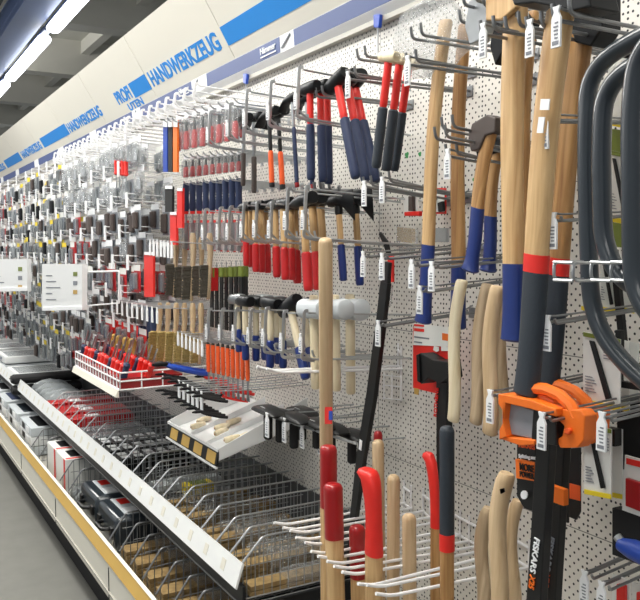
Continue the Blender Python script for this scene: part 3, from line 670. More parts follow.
# ---------------- red carded maul
cm = card_px('maul_card', [(413, 327), (453, 332), (455, 372), (452, 397), (413, 388)], .12, .003, 'fire', 'black maul head on red and white card with black handle hanging below', 'maul', None,
    [('white_header', [(414, 323), (453, 328), (453, 347), (413, 345)], .001, .001, 'card'), ('red_text_block', [(414, 324), (424, 325), (424, 327), (414, 326)], .0025, .0006, 'fire'), ('red_text_block', [(414, 328), (424, 329), (424, 332), (414, 331)], .0025, .0006, 'fire'),
     ('grey_text_line', [(414, 336), (429, 338), (429, 339.5), (414, 337.5)], .0025, .0006, 'print'), ('grey_text_line', [(414, 341), (422, 342), (422, 343.5), (414, 342.5)], .0025, .0006, 'print'), ('warning_mark', [(442, 333), (448, 334), (448, 341), (442, 340)], .0025, .0006, 'orange'),
     ('round_mark', [(434, 346), (439, 347), (439, 351), (436, 352), (433, 350)], .003, .0006, 'card'), ('round_mark', [(441, 346), (448, 347), (448, 351), (441, 351)], .003, .0006, 'card'),
     ('maul_head', [(416, 355), (420, 353), (432, 360), (447, 362), (449, 378), (440, 384), (428, 378), (421, 384), (417, 380)], .004, .045, 'black'),
     ('head_edge', [(416, 355), (419, 354), (420, 383), (417, 381)], .05, .004, 'forged'),
     ('maul_handle', [(436, 372), (447, 374), (446, 410), (446, 470), (447, 530), (437, 530), (436, 440)], .008, .022, 'black'),
     ('yellow_hang_tab', [(414, 388), (419, 389), (418, 395), (414, 394)], .001, .002, 'gold')])
p = W(436.5, 417, .152); q = W(438.5, 388, .152)
tx = text('red_lettering', 'ROTHENB', None, (p-q).length, .012, p, (q-p), Vector((-.0, 1, .0)), 'fire', None, .02)
bpy.context.view_layer.update(); tx.parent = cm; tx.matrix_parent_inverse = cm.matrix_world.inverted()

# ---------------- orange axe guard with two black axes
def guard(dx, dy, d, label, full=True, lname='splitting_axe'):
    S = lambda pts: [(x+dx, y+dy) for x, y in pts]
    ex = [('axe_handle', S([(536, 440), (550, 440), (545, 520), (538, 640), (523, 640), (530, 540)]), .01, .02, 'black'),
          ('guard_lower', S([(499, 436), (535, 440), (534, 445), (520, 446), (500, 439)]), .03, .03, 'orange'),
          ('blade', S([(504, 402), (516, 404), (534, 411), (532, 439), (504, 433), (501, 420)]), .02, .03, 'grey'),
          ('head_cover', S([(533, 409), (556, 415), (556, 446), (531, 441)]), .02, .036, 'black'),
          ('guard_side', S([(498, 394), (505, 394), (505, 405), (503, 420), (506, 437), (499, 440), (499, 430), (502, 424), (502, 410), (498, 404)]), .025, .04, 'orange'),
          ('guard_top', S([(503, 394), (530, 400), (556, 409), (556, 417), (530, 409), (504, 403)]), .025, .04, 'orange'),
          ('guard_lock', S([(556, 409), (580, 410), (585, 416), (583, 441), (577, 448), (560, 448), (556, 440), (562, 436), (564, 426), (557, 419)]), .02, .03, 'orange'),
          ('lock_knob', S([(564, 429), (568, 428), (570, 431), (568, 435), (564, 434)]), .051, .008, 'dorange')]
    e = card_px(lname, S([(517, 440), (535, 444), (535, 512), (524, 508), (517, 496)]), d, .004, 'black', label, 'axe', 'black axes in orange guards', ex)
    o = e.location.copy()
    arc = [W(x+dx, y+dy, d+.04)-o for x, y in ((530, 388), (546, 389), (560, 395), (571, 405), (577, 418))]
    MB().tube(arc, .011, 8).obj('guard_arch', 'orange', e)
    arc = [W(x+dx, y+dy, d+.03)-o for x, y in ((528, 396), (542, 397), (554, 403), (562, 413), (566, 425))]
    MB().tube(arc, .009, 8).obj('guard_arch', 'orange', e)
    return e
ax2 = guard(15, -4, .2, 'second black axe in orange guard, behind and right of the nearest', lname='splitting_axe')
ax1 = guard(0, 0, .32, 'nearest black axe hanging head up in an orange guard with grey blade')
def on(e, o): bpy.context.view_layer.update(); o.parent = e; o.matrix_parent_inverse = e.matrix_world.inverted(); return o
for (pts, m_) in (([(516, 459), (535, 463), (535, 481), (517, 478)], 'orange'),):
    on(ax1, MB().prism(polyW(pts, .326), -.328, -.32, 'x').obj('orange_band', 'orange'))
def ltext(e, s, a, b_, h, d, m, rot=False, name='lettering', yd=None, bold=.015):
    A, B = W(*a, d), W(*b_, d); dx = B-A
    up = Vector((0, dx.z, -dx.y)).normalized() if yd is None else yd
    if yd is None and Vector(dx).normalized().cross(up).x > 0: up = -up
    return on(e, text(name, s, None, dx.length, h, A, dx, up, m, None, bold))
ltext(ax1, 'MORE', (520, 470), (534, 473), .014, .33, 'black')
ltext(ax1, 'POWER', (520, 476.5), (534, 479.5), .011, .33, 'black')
ltext(ax1, 'Splitting axe', (519, 459), (536, 461), .01, .327, 'tag')
ltext(ax1, 'FISKARS', (519, 447), (535, 450), .009, .327, 'dorange')
ltext(ax1, 'XL', (519, 464.5), (524, 465.5), .008, .327, 'dorange')
ltext(ax1, 'FISKARS', (534.5, 537), (530, 571), .0135, .352, 'tag', bold=.02)
ltext(ax1, 'X25', (530, 574), (528.5, 587), .0135, .352, 'orange', bold=.02)
ltext(ax2, 'FISKARS', (550, 536), (545.5, 569), .0125, .232, 'print', bold=.02)
ltext(ax2, 'X25', (545.3, 572), (543.7, 585), .0125, .232, 'dorange', bold=.02)
on(ax2, MB().prism(polyW([(554, 484), (568, 489), (568, 505), (554, 500)], .25), -.262, -.25, 'x').obj('orange_band', 'orange'))
on(ax1, MB().prism([(p.y, p.z) for p in (W(523.5+3.5*math.cos(k*.628), 495+4.5*math.sin(k*.628), .33) for k in range(10))], -.329, -.327, 'x').obj('round_mark', 'tag'))
card_px('axe_card', [(553, 446), (568, 448), (568, 523), (553, 519)], .15, .004, 'black', 'black card with orange band behind the second axe', 'card', None, [('orange_band', [(553, 485), (568, 489), (568, 505), (553, 501)], .001, .002, 'orange')])
card_px('axe_card', [(567, 440), (580, 443), (580, 512), (576, 520), (567, 516)], .08, .004, 'black', 'rearmost black card with dull orange band right of the axes', 'card', None, [('orange_band', [(568, 483), (580, 486), (580, 501), (568, 498)], .001, .002, 'dorange')])

# ---------------- blade cards on the right
def blade_card(px, d, label, front=True, n=1):
    (x0, y0), (x1, y1) = px; sl = .2
    P = lambda u, v: (x0+(x1-x0)*u, y0+(y1-y0)*v+(x1-x0)*u*sl)
    ex = [('yellow_band', [P(0, .93), P(1, .93), P(1, 1), P(0, 1)], .001, .002, 'yellow')]
    if front:
        ex += [('green_header', [P(0, 0), P(1, 0), P(1, .06), P(0, .06)], .001, .002, 'green'), ('carded_blade', [P(.15, .1), P(.28, .1), P(.75, .86), P(.6, .88)], .001, .005, 'black')]
        for k in range(6): ex.append(('text_line', [P(.05, .6+k*.04), P(.05+.2+.05*(k % 3), .6+k*.04), P(.05+.2+.05*(k % 3), .612+k*.04), P(.05, .612+k*.04)], .001, .0008, 'print'))
        for k in range(5): ex.append(('text_line', [P(.55, .14+k*.04), P(.92, .14+k*.04), P(.92, .152+k*.04), P(.55, .152+k*.04)], .001, .0008, 'print'))
    return card_px('blade_card', [P(0, 0), P(1, 0), P(1, 1), P(0, 1)], d, .003, 'card', label, 'card', 'saw blade cards with yellow lower edges', ex)
for k in range(3): blade_card(((583+9*k, 332+2*k), (620+9*k, 404+k)), .22-.05*k, 'white saw blade card with yellow edge in the middle stack, '+('frontmost', 'second', 'rearmost')[k], k == 0)
for k in range(3): blade_card(((584+11*k, 424), (611+11*k, 494)), .24-.06*k, 'white saw blade card with yellow edge in the lowest stack, '+('frontmost', 'second', 'rearmost')[k], k == 0)
for k in range(3): blade_card(((581+17*k, 250), (600+17*k, 310)), .16-.04*k, 'white saw blade card with yellow edge behind the grey tubes, '+('leftmost', 'middle', 'rightmost')[k], k == 1)
for k in range(2): blade_card(((608+18*k, 150), (632+18*k, 221)), .14-.05*k, 'white saw blade card with yellow edge seen between the grey tubes, '+('left', 'right')[k], k == 0)
blade_card(((608, 55), (634, 125)), .12, 'white saw blade card with yellow edge high up inside the tube bend', False)
card_px('green_card', [(607, 128), (628, 131), (628, 154), (607, 152)], .1, .003, 'green', 'green printed card below the high yellow edged card', 'card')
card_px('green_card', [(610, 222), (640, 226), (640, 250), (610, 246)], .08, .003, 'green', 'green printed card behind the wire loops', 'card')
strip_px('hacksaw_frame', [(620, 330), (619, 380), (622, 384), (660, 390)], .006, .2, .006, 'black', 'thin black hacksaw frame at the right edge below the grey tubes', 'saw')
strip_px('black_holder', [(613, 428), (613, 445)], .012, .2, .01, 'black', 'short black plastic holder behind the lowest blade cards', 'holder')
strip_px('hacksaw_frame', [(614, 250), (622, 330), (624, 350)], .007, .12, .006, 'black', 'black hacksaw frame upright behind the curved grey tube', 'saw')

# ---------------- bow saws
def bow(pts, d, l, r=.0145):
    e = empty('bow_saw', W(pts[len(pts)//2][0], pts[len(pts)//2][1], d), l, 'saw', 'bow saws with grey tube frames'); o = e.location.copy()
    ps = fillet([W(x, y, d)-o for x, y in pts], .12, 8)
    MB().tube(ps, r, 16).obj('tube_frame', 'dgrey', e)
    MB().box(-.001, .001, ps[-1].y-.02, ps[-1].y, ps[-1].z, ps[0].z).obj('saw_blade', 'steel', e)
    MB().box(-.012, .012, ps[-1].y-.03, ps[-1].y+.01, ps[-1].z-.03, ps[-1].z+.03).obj('blade_clamp', 'black', e, bevel=.003)
bow([(730, 2), (645, 32), (588, 70), (586, 150), (588, 240), (592, 325), (650, 392), (760, 430)], .38, 'dark grey bow saw frame, leftmost tube with the largest sweep')
bow([(740, 20), (655, 52), (604, 86), (601, 150), (603, 240), (617, 275), (665, 305), (760, 340)], .43, 'dark grey bow saw frame, second tube inside the leftmost')
bow([(760, -10), (690, 10), (638, 50), (631, 110), (632, 230), (634, 300), (690, 350), (770, 380)], .47, 'dark grey bow saw frame, rightmost tube at the picture edge')
# wire loop rack
for (x0, x1, d, l) in ((554, 573, .46, 'leftmost'), (591, 611, .46, 'second'), (611, 632, .46, 'third'), (631, 652, .46, 'rightmost, cut by the picture edge')):
    e = empty('wire_bracket', W(x0, 272, 0), 'zinc wire loop bracket before the grey tubes, '+l, 'bracket', 'wire loop brackets'); o = e.location.copy()
    A, B, C_, D = W(x0, 262, d), W(x1, 263, d), W(x1, 281, d), W(x0, 280, d)
    MB().tube(fillet([Vector((0, A.y, A.z))-o, A-o, D-o, Vector((0, D.y, D.z))-o], .01), .0028, 6).obj('wire_loop', 'chrome', e)
    MB().tube(fillet([Vector((0, B.y, B.z))-o, B-o, C_-o, Vector((0, C_.y, C_.z))-o], .01), .0028, 6).obj('wire_loop', 'chrome', e)
    MB().tube([A-o, B-o], .0028, 6).obj('cross_wire', 'chrome', e); MB().tube([D-o, C_-o], .0028, 6).obj('cross_wire', 'chrome', e)

# lower right corner goods
card_px('tool_card', [(625, 455), (650, 462), (650, 520), (622, 510)], .2, .004, 'card', 'red and white card with dark cable at the right edge', 'card', None, [('red_band', [(626, 458), (650, 464), (650, 470), (626, 464)], .001, .002, 'fire'), ('red_grip', [(625, 478), (640, 483), (640, 512), (625, 506)], .002, .01, 'dred')])
strip_px('black_pouch', [(636, 400), (634, 470)], .03, .15, .015, 'fabric', 'black tool pouch at the right edge above the red card', 'pouch')
strip_px('black_pouch', [(634, 512), (634, 560)], .04, .18, .012, 'fabric', 'black tool behind the blue clamp grip', 'pouch')
e = empty('clamp', W(632, 548, .25), 'blue gripped clamp at the lower right edge', 'clamp'); o = e.location.copy()
MB().tube([W(620, 544, .25)-o, W(632, 549, .25)-o, W(648, 556, .25)-o], [.012, .018, .02], 12).obj('grip', 'dblue', e)
MB().tube([W(617, 536, .25)-o, W(625, 546, .25)-o], .008, 8).obj('steel_end', 'steel', e)
for k, (x, y) in enumerate(((612, 574), (632, 582))):
    card_px('tool_card', [(x, y), (x+17, y+6), (x+17, y+40), (x, y+34)], .2-.05*k, .003, 'card', 'white card with small red tool in the lower right corner, '+('left', 'right')[k], 'card', 'red tool cards in the lower right corner', [('packed_tool', [(x+4, y+10), (x+12, y+12), (x+12, y+34), (x+4, y+30)], .001, .01, 'fire')])

# ---------------- black sledge pads rack (258-358, 405-465)
e = empty('wire_ledge', W(305, 420, .0), 'thin zinc ledge carrying black capped tools', 'ledge'); o = e.location.copy()
for a, b_ in (((264, 414), (357, 444)),):
    MB().tube([W(*a, .34)-o, W(*b_, .18)-o], .004, 6).obj('front_wire', 'chrome', e); MB().tube([W(*a, .2)-o, W(356, 437, .05)-o], .004, 6).obj('rear_wire', 'chrome', e)
    for k in range(4):
        A = W(262+k*30, 412+k*10, .34-.05*k); MB().tube([A-o, Vector((0, A.y, A.z-.01))-o], .003, 6).obj('cross_wire', 'chrome', e)
G = 'black T shaped tools on the zinc ledge'
for i, (x, y, yb, d, l) in enumerate(((268, 411, 439, .33, 'leftmost'), (280, 415, 442, .3, 'second from left'), (294, 418, 448, .28, 'third from left'), (302, 412, 440, .2, 'in the rear row, left'), (317, 424, 448, .24, 'fourth from left'), (331, 428, 455, .2, 'hidden by the beech stick'), (352, 435, 463, .15, 'rightmost, beside the black bar'))):
    P, Q = W(x, y, d), W(x, yb, d); L = (P-Q).length
    t = empty('rubber_sledge', label='black flat headed tool with short black handle, '+l, cat='tool', group=G)
    MB().loft([(-.075, 0, -.004, .02, .003), (-.06, 0, 0, .03, .009), (-.02, 0, .003, .034, .013), (.03, 0, .003, .034, .013), (.06, 0, 0, .03, .009), (.078, 0, -.004, .018, .003)], 14, 'y').obj('flat_head', 'black', t)
    shaft(t, 'handle', 'fabric', -.005, -L, .0135, .0135, .0)
    if i in (0, 3, 4, 6): MB().box(-.02, .0, -.02, .015, .0125, .0145).obj('label_patch', 'tag' if i < 6 else 'gold', t)
    hang(t, P, Q)
for (x, y, l) in ((267, 414, 'first'), (284, 419, 'second'), (302, 425, 'third'), (320, 431, 'fourth')):
    w = W(x-3 if 0 else x, y, .36-.04*((x-267)/17)); t = empty('price_holder', w, 'white price tag hanging from the zinc ledge, %s from left' % l, 'price tag', 'price tags of the zinc ledge')
    add_tag(t, Vector((0, 0, 0)), 1.15, True)

# ---------------- white tray with wooden wedges
tray = empty('display_tray', (0, 0, 0), 'white sheet metal tray with ochre label front holding wooden wedges', 'tray')
yl, yr, zf, D = 3.04, 2.52, .865, .36
def tp(x, y, z): return Vector((x, y, z))
b = MB()
zf2 = zf+.0
slope = [(-D, zf), (0, zf+.10)]
b.prism([(-D, zf-.004), (-.005, zf+.096), (-.005, zf+.1), (-D, zf)], yr, yl, 'y'); b.obj('tray_floor', 'white', tray, smooth=False)
for y, nm_ in ((yr, 'side_wall'), (yl, 'side_wall'), (yr+(yl-yr)*.36, 'divider'), (yr+(yl-yr)*.68, 'divider')):
    h0, h1 = (.04, .085) if nm_ == 'side_wall' else (.012, .03)
    MB().prism([(-D, zf), (-D, zf+h0), (-.01, zf+.1+h1), (-.01, zf+.1)], y-.002, y+.002, 'y').obj(nm_, 'white', tray, smooth=False)
MB().prism([(-D-.012, zf-.022), (-D-.006, zf-.026), (-D+.004, zf+.03), (-D-.002, zf+.034)], yr, yl, 'y').obj('label_front', 'forged', tray, smooth=False)
for k in range(4):
    y0 = yr+(yl-yr)*(.03+.245*k); y1 = y0+(yl-yr)*.15
    MB().prism([(-D-.0125, zf-.018), (-D-.0105, zf-.018), (-D-.0015, zf+.025), (-D-.0035, zf+.025)], y0, y1, 'y').obj('ochre_label', 'gold', tray, smooth=False)
MB().prism([(-D-.014, zf-.031), (-D-.006, zf-.031), (-D-.006, zf-.023), (-D-.014, zf-.023)], yr, yl, 'y').obj('front_lip', 'white', tray, smooth=False)
MB().prism([(-D-.006, zf+.028), (-D+.002, zf+.028), (-D+.002, zf+.038), (-D-.006, zf+.038)], yr, yl, 'y').obj('front_lip', 'white', tray, smooth=False)
for k, (u, v) in enumerate(((.8, .12), (.88, .2), (.45, .17), (.55, .22), (.56, .32), (.1, .14), (.22, .16), (.16, .25))):
    y = yr+(yl-yr)*u*.95; x = -D+v*.5+.02; z = zf+.1*((v*.5+.02)/D)+.002
    e = empty('wooden_wedge', (x, y, z), 'small pale turned wooden plug lying in the white tray', 'wedge', 'wooden plugs in the white tray')
    MB().loft([(-.03, 0, 0.012, .008, .008), (-.028, 0, .012, .0105, .0105), (0, 0, .012, .012, .012), (.026, 0, .012, .009, .009), (.03, 0, .012, .006, .006)], 12, 'x').obj('plug_body', 'pale', e); e.rotation_euler = (0, -.2, .2*(k % 3-1))
    MB().loft([(-.0325, 0, .012, .004, .004), (-.03, 0, .012, .004, .004)], 8, 'x').obj('end_dimple', 'ash2', e)

# ---------------- bay left of x=247: chisels, bagged tools, brushes, files, scrapers
G = 'navy gripped chisels in red sleeves'
def chisel(L, l, g):
    e = empty('chisel', label=l, cat='chisel', group=g)
    MB().loft([(0, 0, 0, .008, .008), (-.004, 0, 0, .012, .012), (-.02, 0, 0, .013, .013), (-.06, 0, 0, .011, .011), (-.1, 0, 0, .0135, .0135), (-.115, 0, 0, .009, .009)], 12).obj('grip', 'navy', e)
    MB().loft([(-.114, 0, 0, .010, .010), (-.125, 0, 0, .010, .010)], 12).obj('end_ring', 'fire', e)
    MB().loft([(-.124, 0, 0, .004, .004), (-.16, 0, 0, .004, .004), (-.18, 0, 0, .002, .009), (-L, 0, 0, .001, .010)], 8).obj('blade', 'steel', e)
    MB().box(.004, .006, -.02, .02, -L*1.0, -.15).obj('red_sleeve', 'fire', e, smooth=False)
    MB().box(-.012, .004, -.015, .015, -L*.98, -.16).obj('clear_cover', 'blister', e, smooth=False)
    return e
row(chisel, [((186+i*6.6, 183-i*.6), (186+i*6.6, 250+i*.3), .27-.012*(i % 3)) for i in range(9)],
    ['navy gripped chisel in a red and clear sleeve, %s from the left of its row' % n for n in nm[:9]], G)
def bagged(L, l, g):
    e = empty('bagged_tool', label=l, cat='bagged tool', group=g)
    MB().box(-.001, .001, -.022, .022, -L*.16, 0).obj('header_card', 'tag', e, smooth=False)
    b = MB(); b.loft([(-L*.14, 0, 0, .004, .022), (-L*.3, 0, 0, .016, .025), (-L*.9, 0, 0, .016, .025), (-L, 0, 0, .003, .023)], 10); b.obj('clear_bag', 'film', e)
    b = MB(); b.loft([(-L*.5, 0, 0, .006, .012), (-L*.6, 0, 0, .009, .019), (-L*.97, 0, 0, .009, .017)], 10); b.obj('packed_handle', 'red', e)
    b = MB(); b.loft([(-L*.2, 0, 0, .003, .007), (-L*.5, 0, 0, .005, .01)], 8); b.obj('packed_shank', 'forged', e)
    return e
pos = []
for i in range(8):
    for j in range(2):
        x = 178+i*8.2+j*4; pos.append(((x, 114-i*1.8-j), (x, 152-i*1.6-j*2), .33-.09*j))
row(bagged, pos, ['red handled tool in clear bag, %s from the left, %s layer of the upper row' % (nm[k//2], ('front', 'rear')[k % 2]) for k in range(16)], 'red tools in clear bags, upper row')
pos = []
for i in range(9):
    x = 186+i*6.6; pos.append(((x, 156-i*.6), (x, 178-i*.8), .26))
row(bagged, pos, ['small red bagged tool, %s from the left of the second row' % nm[k] for k in range(9)], 'small red tools in bags, second row')
def file_tool(L, l, g):
    e = empty('flat_file', label=l, cat='file', group=g)
    MB().box(-.003, .003, -.014, .014, -L, -.02).obj('file_body', 'black', e, bevel=.001); MB().box(-.004, .004, -.015, .015, -.035, -.0).obj('green_header', 'green', e)
    MB().tube([(0, 0, 0), (0, 0, .02)], .002, 6).obj('hanger', 'chrome', e); MB().box(-.0035, -.003, -.008, .008, -L*.7, -L*.45).obj('file_print', 'forged', e)
    return e
row(file_tool, [((212+i*4.8, 268-.3*i), (212+i*4.8, 327+i), .24-.03*(i % 2)) for i in range(8)], ['black flat file with green header, %s from the left' % nm[i] for i in range(8)], 'black files with green headers')
card_px('red_case', [(203, 268), (211, 268), (211, 291), (203, 291)], .25, .03, 'red', 'small red pack left of the black files', 'pack')
def brush(L, l, g, m='grey_wood', bm='bristle', name='wire_brush'):
    e = empty(name, label=l, cat='brush', group=g)
    S = [(0, 0, 0, .008, .010), (-L*.08, 0, 0, .012, .015), (-L*.3, .003, 0, .011, .012), (-L*.5, 0, 0, .008, .013), (-L*.98, -.006, 0, .008, .013), (-L, -.006, 0, .006, .010)]
    MB().loft(S, 10).obj('brush_back', m, e)
    b = MB(); rnd = random.Random(3); b.box(-.036, -.006, -.006, .006, -L*.97, -L*.48)
    for i in range(14):
        for j in range(3):
            z = -L*(.5+.46*i/13); x = (j-1)*.006; b.tube([(-.008, x, z), (-.042, x*.8+rnd.uniform(-.003, .003), z+rnd.uniform(-.004, .004))], .0032, 5)
    b.obj('bristles', bm, e, smooth=False)
    return e
row(brush, [((176+i*8.4, 233+(i % 2)*4), (175+i*8.6, 297+(i % 3)*2), .3-.03*(i % 2)) for i in range(5)], ['wooden wire brush with dark bristles, %s from left of the upper brush row' % nm[i] for i in range(5)], 'wire brushes, upper row')
row(lambda L, l, g: brush(L, l, g, 'beech', 'bristle_y'), [((160+i*8.2, 303), (157+i*8.6, 361+i*.6), .3-.02*(i % 2)) for i in range(6)], ['pale wooden brush with brassy bristles, %s from left of the lower brush row' % nm[i] for i in range(6)], 'brass bristle brushes, lower row')
def scraper(L, l, g):
    e = empty('scraper', label=l, cat='scraper', group=g)
    MB().loft([(0, 0, 0, .006, .009), (-L*.04, 0, 0, .007, .011), (-L*.5, 0, 0, .0065, .012), (-L*.58, 0, 0, .005, .009)], 10).obj('grip', 'dorange', e)
    MB().loft([(-L*.58, 0, 0, .004, .004), (-L*.75, 0, 0, .002, .006), (-L, 0, 0, .001, .016)], 8).obj('blade', 'steel', e)
    MB().loft([(.012, 0, 0, .004, .007), (0, 0, 0, .006, .010)], 10).obj('end_cap', 'black', e); return e
row(scraper, [((208+i*4.9, 344+i*1.0), (209+i*4.9, 392+i*1.2), .28-.04*(i % 2)) for i in range(9)], ['scraper with orange red handle, %s from left below the silver brackets' % nm[i] for i in range(9)], 'orange red handled scrapers')
# white hanging tags rows and black pliers
for i in range(7):
    e = empty('price_holder', W(178+i*4.0, 332+i*1.6, .36), 'white price tag under the lower brushes, %s from left' % nm[i], 'price tag', 'price tags under the lower brush row'); add_tag(e, Vector((0, 0, 0)), .85, False)
for i in range(6):
    e = empty('price_holder', W(179+i*4.5, 381+i*2.2, .42), 'white price tag over the black pliers, %s from left' % nm[i], 'price tag', 'price tags over the black pliers'); add_tag(e, Vector((0, 0, 0)), 1.0, False)
def pliers(l, g, m):
    e = empty('pliers', label=l, cat='pliers', group=g)
    MB().tube(fillet([(0, 0, 0), (.02, .015, -.01), (.10, .02, -.03), (.15, .015, -.04)], .03), .009, 8).obj('grip', m, e)
    MB().tube(fillet([(0, 0, 0), (.02, -.015, -.012), (.10, -.022, -.035), (.15, -.018, -.045)], .03), .009, 8).obj('grip', m, e)
    MB().loft([(-.05, 0, 0, .004, .004), (-.03, 0, 0, .01, .008), (0, 0, 0, .013, .008), (.02, 0, -.004, .008, .008)], 10, 'x').obj('jaw', 'forged', e); return e
pp = freeze(pliers('black pliers lying out on prongs, lowest left of its bundle', 'black pliers under the brushes', 'fabric'))
for i in range(14):
    o = pp if i == 0 else copy_tree(pp, 'black pliers in the bundle beneath the brushes, %s in line, %s layer' % (nm[i//2], ('upper', 'lower')[i % 2]))
    o.location = W(163+(i//2)*6.3, 374+(i//2)*3.6+(i % 2)*16, .43); o.scale = (.62,)*3
b4 = copy_tree(pp, 'blue handled pliers above the black bundle', 'blue pliers'); b4.location = W(166, 364, .42); b4.scale = (1.1,)*3
for ch in [c for c in COL.objects if c.parent == b4 and c.name.startswith('grip')]: ch.data = ch.data.copy(); ch.data.materials[0] = M['dblue']
for i in range(5):
    rr = copy_tree(pp, 'red handled pliers in the row behind the pale tray, %s from left' % nm[i], 'red pliers beside the white tray'); rr.location = W(203+i*6, 376+i*3+(i % 2)*10, .25); rr.scale = (.7,)*3
    for ch in [c for c in COL.objects if c.parent == rr and c.name.startswith('grip')]: ch.data = ch.data.copy(); ch.data.materials[0] = M['fire']

# ---------------- white overarm hooks under the rail
p0 = W(196, 100, .4)
for i in range(24):
    o = drop_hook(Vector((-.4, p0.y+i*.1, p0.z)), .05, 'white coated long hook in the bright row under the label rail', 'white long hooks under the label rail', m='whitewire', near=False, tagm=None, sep=.03)

# ---------------- dense far stock: packs on hooks
def pack_proto(kind):
    e = empty({'clear': 'parts_bag', 'white': 'tool_card', 'dark': 'tool_pack', 'red': 'red_pack', 'yellow': 'small_pack'}.get(kind, 'blister_pack')); h, w = .128, .05
    if kind == 'grey': c, bl, hd = 'grey', 'blister', 'card'
    elif kind == 'yellow': c, bl, hd = 'grey', 'blister', 'yellow'
    elif kind == 'red': c, bl, hd = 'red', 'blister', 'card'
    elif kind == 'white': c, bl, hd = 'card', 'forged', 'tag'
    elif kind == 'dark': c, bl, hd = 'grey', 'brown', 'tag'
    elif kind == 'clear': c, bl, hd = 'film', 'film', 'tag'
    MB().box(0, .002, -w, w, -h, 0).obj('backing_card', c, e, smooth=False)
    MB().box(-.0012, 0.0, -w, w, -h*.22, 0).obj('header', hd, e, smooth=False)
    if kind == 'clear':
        MB().loft([(-h*.2, -.01, 0, .006, w*.8), (-h*.5, -.014, 0, .018, w), (-h*.9, -.014, 0, .016, w*.9), (-h, -.01, 0, .004, w*.6)], 10).obj('clear_bag', 'film', e)
        MB().loft([(-h*.4, -.012, 0, .006, w*.5), (-h*.8, -.012, 0, .01, w*.6)], 8).obj('packed_steel', 'steel', e)
    else:
        MB().loft([(-h*.28, -.008, 0, .006, w*.35), (-h*.32, -.012, 0, .012, w*.5), (-h*.88, -.012, 0, .012, w*.5), (-h*.94, -.008, 0, .005, w*.35)], 10).obj('blister', bl, e)
        MB().loft([(-h*.36, -.016, 0, .009, w*.16), (-h*.9, -.016, 0, .009, w*.2)], 8).obj('packed_tool', {'grey': 'steel', 'yellow': 'black', 'red': 'navy', 'white': 'black', 'dark': 'brown'}[kind], e)
    return e
def screw_proto(m):
    e = empty('screwdriver')
    MB().loft([(0, 0, 0, .008, .008), (-.006, 0, 0, .014, .014), (-.07, 0, 0, .012, .012), (-.09, 0, 0, .015, .015), (-.1, 0, 0, .008, .008)], 10).obj('grip', m, e)
    MB().tube([(0, 0, -.1), (0, 0, -.19)], .004, 6).obj('shaft', 'steel', e); return e
PR = {k: pack_proto(k) for k in ('grey', 'yellow', 'red', 'white', 'dark', 'clear')}
for k in PR.values(): freeze(k)
SP = {'red': screw_proto('fire'), 'navy': screw_proto('navy'), 'gold': screw_proto('gold')}
for k in SP.values(): freeze(k)
used = set()
hp = None
rnd = random.Random(11)
KW = {'grey': 'grey blister pack with clear window', 'yellow': 'grey blister pack with yellow header', 'red': 'red blister pack', 'white': 'white blister card with dark tool', 'dark': 'grey pack with brown tool', 'clear': 'clear bag with metal parts'}
rows_ = [2.1, 1.95, 1.8, 1.66, 1.52, 1.38, 1.24, 1.1, .97]
t = 3.5; ci = 0; hooks = []
while t < 11.0:
    bay = 'third bay' if t < 4.08 else 'fourth bay' if t < 5.07 else 'fifth bay' if t < 6.07 else 'sixth bay' if t < 7.07 else 'seventh bay' if t < 8.07 else 'farthest bays'
    for ri, z in enumerate(rows_):
        if t < 4.9 and z < 1.05 or t < 4.0 and z < 1.2: continue
        if t < 4.95: pal = ['clear', 'clear', 'dark', 'dark', 'red', 'dark', 'red', 'dark', 'grey'] if t < 4.5 else ['clear', 'clear', 'dark', 'red', 'dark', 'red', 'dark', 'red', 'grey']; kd = pal[ri] if rnd.random() < .75 else rnd.choice(['grey', 'red', 'clear'])
        elif t < 7.2: kd = rnd.choice(['grey', 'grey', 'yellow', 'yellow', 'white', 'grey', 'dark'])
        else: kd = rnd.choice(['red', 'white', 'dark', 'red', 'grey', 'dark'])
        for dd in (.33, .2):
            pr = PR[kd]; lab = '%s, %s in the %s, row %s from the top' % (KW[kd], 'front layer' if dd > .3 else 'rear layer', bay, nm[ri])
            lab = '%s in the %s, %s row from the top' % (KW[kd], bay, nm[ri])
            o = copy_tree(pr, lab, KW[kd]+'s, '+bay+', '+nm[ri]+' row'); o['category'] = 'pack'
            s = rnd.uniform(.9, 1.25); o.scale = (1, s, rnd.uniform(.85, 1.1)); o.location = (-dd+rnd.uniform(-.02, .02), t+rnd.uniform(-.02, .02), z+rnd.uniform(-.03, .02))
        if (ri+ci) % 2 == 0:
            tip = Vector((-.37, t+.03, z-.0)); lab = 'white tagged hook in the %s, %s row from the top' % (bay, nm[ri]); g = 'white tagged hooks, %s, %s row' % (bay, nm[ri])
            if hp is None:
                hp = empty('stock_hook', (0, tip.y, tip.z), lab, 'hook', g)
                MB().tube(fillet([(0, 0, 0), (-.36, 0, .012), (-.375, 0, .03)], .01), .003, 6).obj('prong', 'whitewire', hp)
                MB().tube([(0, 0, .03), (-.37, 0, .045)], .0025, 6).obj('label_arm', 'whitewire', hp)
                MB().box(-.378, -.372, -.012, .012, -.02, .05).obj('price_tag', 'tag', hp); freeze(hp)
            else:
                o = copy_tree(hp, lab, g); o.location = (0, tip.y, tip.z)
    t += .125 if t < 6 else .2 if t < 8 else .3
    ci += 1
def copies(pr, cat, name, items, labf, group):
    for i, (x, y, d, s) in enumerate(items):
        o = copy_tree(pr, labf(i), group); o['category'] = cat; o.location = W(x, y, d); o.scale = (s,)*3
copies(SP['red'], 'screwdriver', '', [(116+i*3.3, 160+i*.3, .36, .7) for i in range(4)], lambda i: 'red handled screwdriver high in the fourth bay, %s from left' % nm[i], 'red screwdrivers high up')
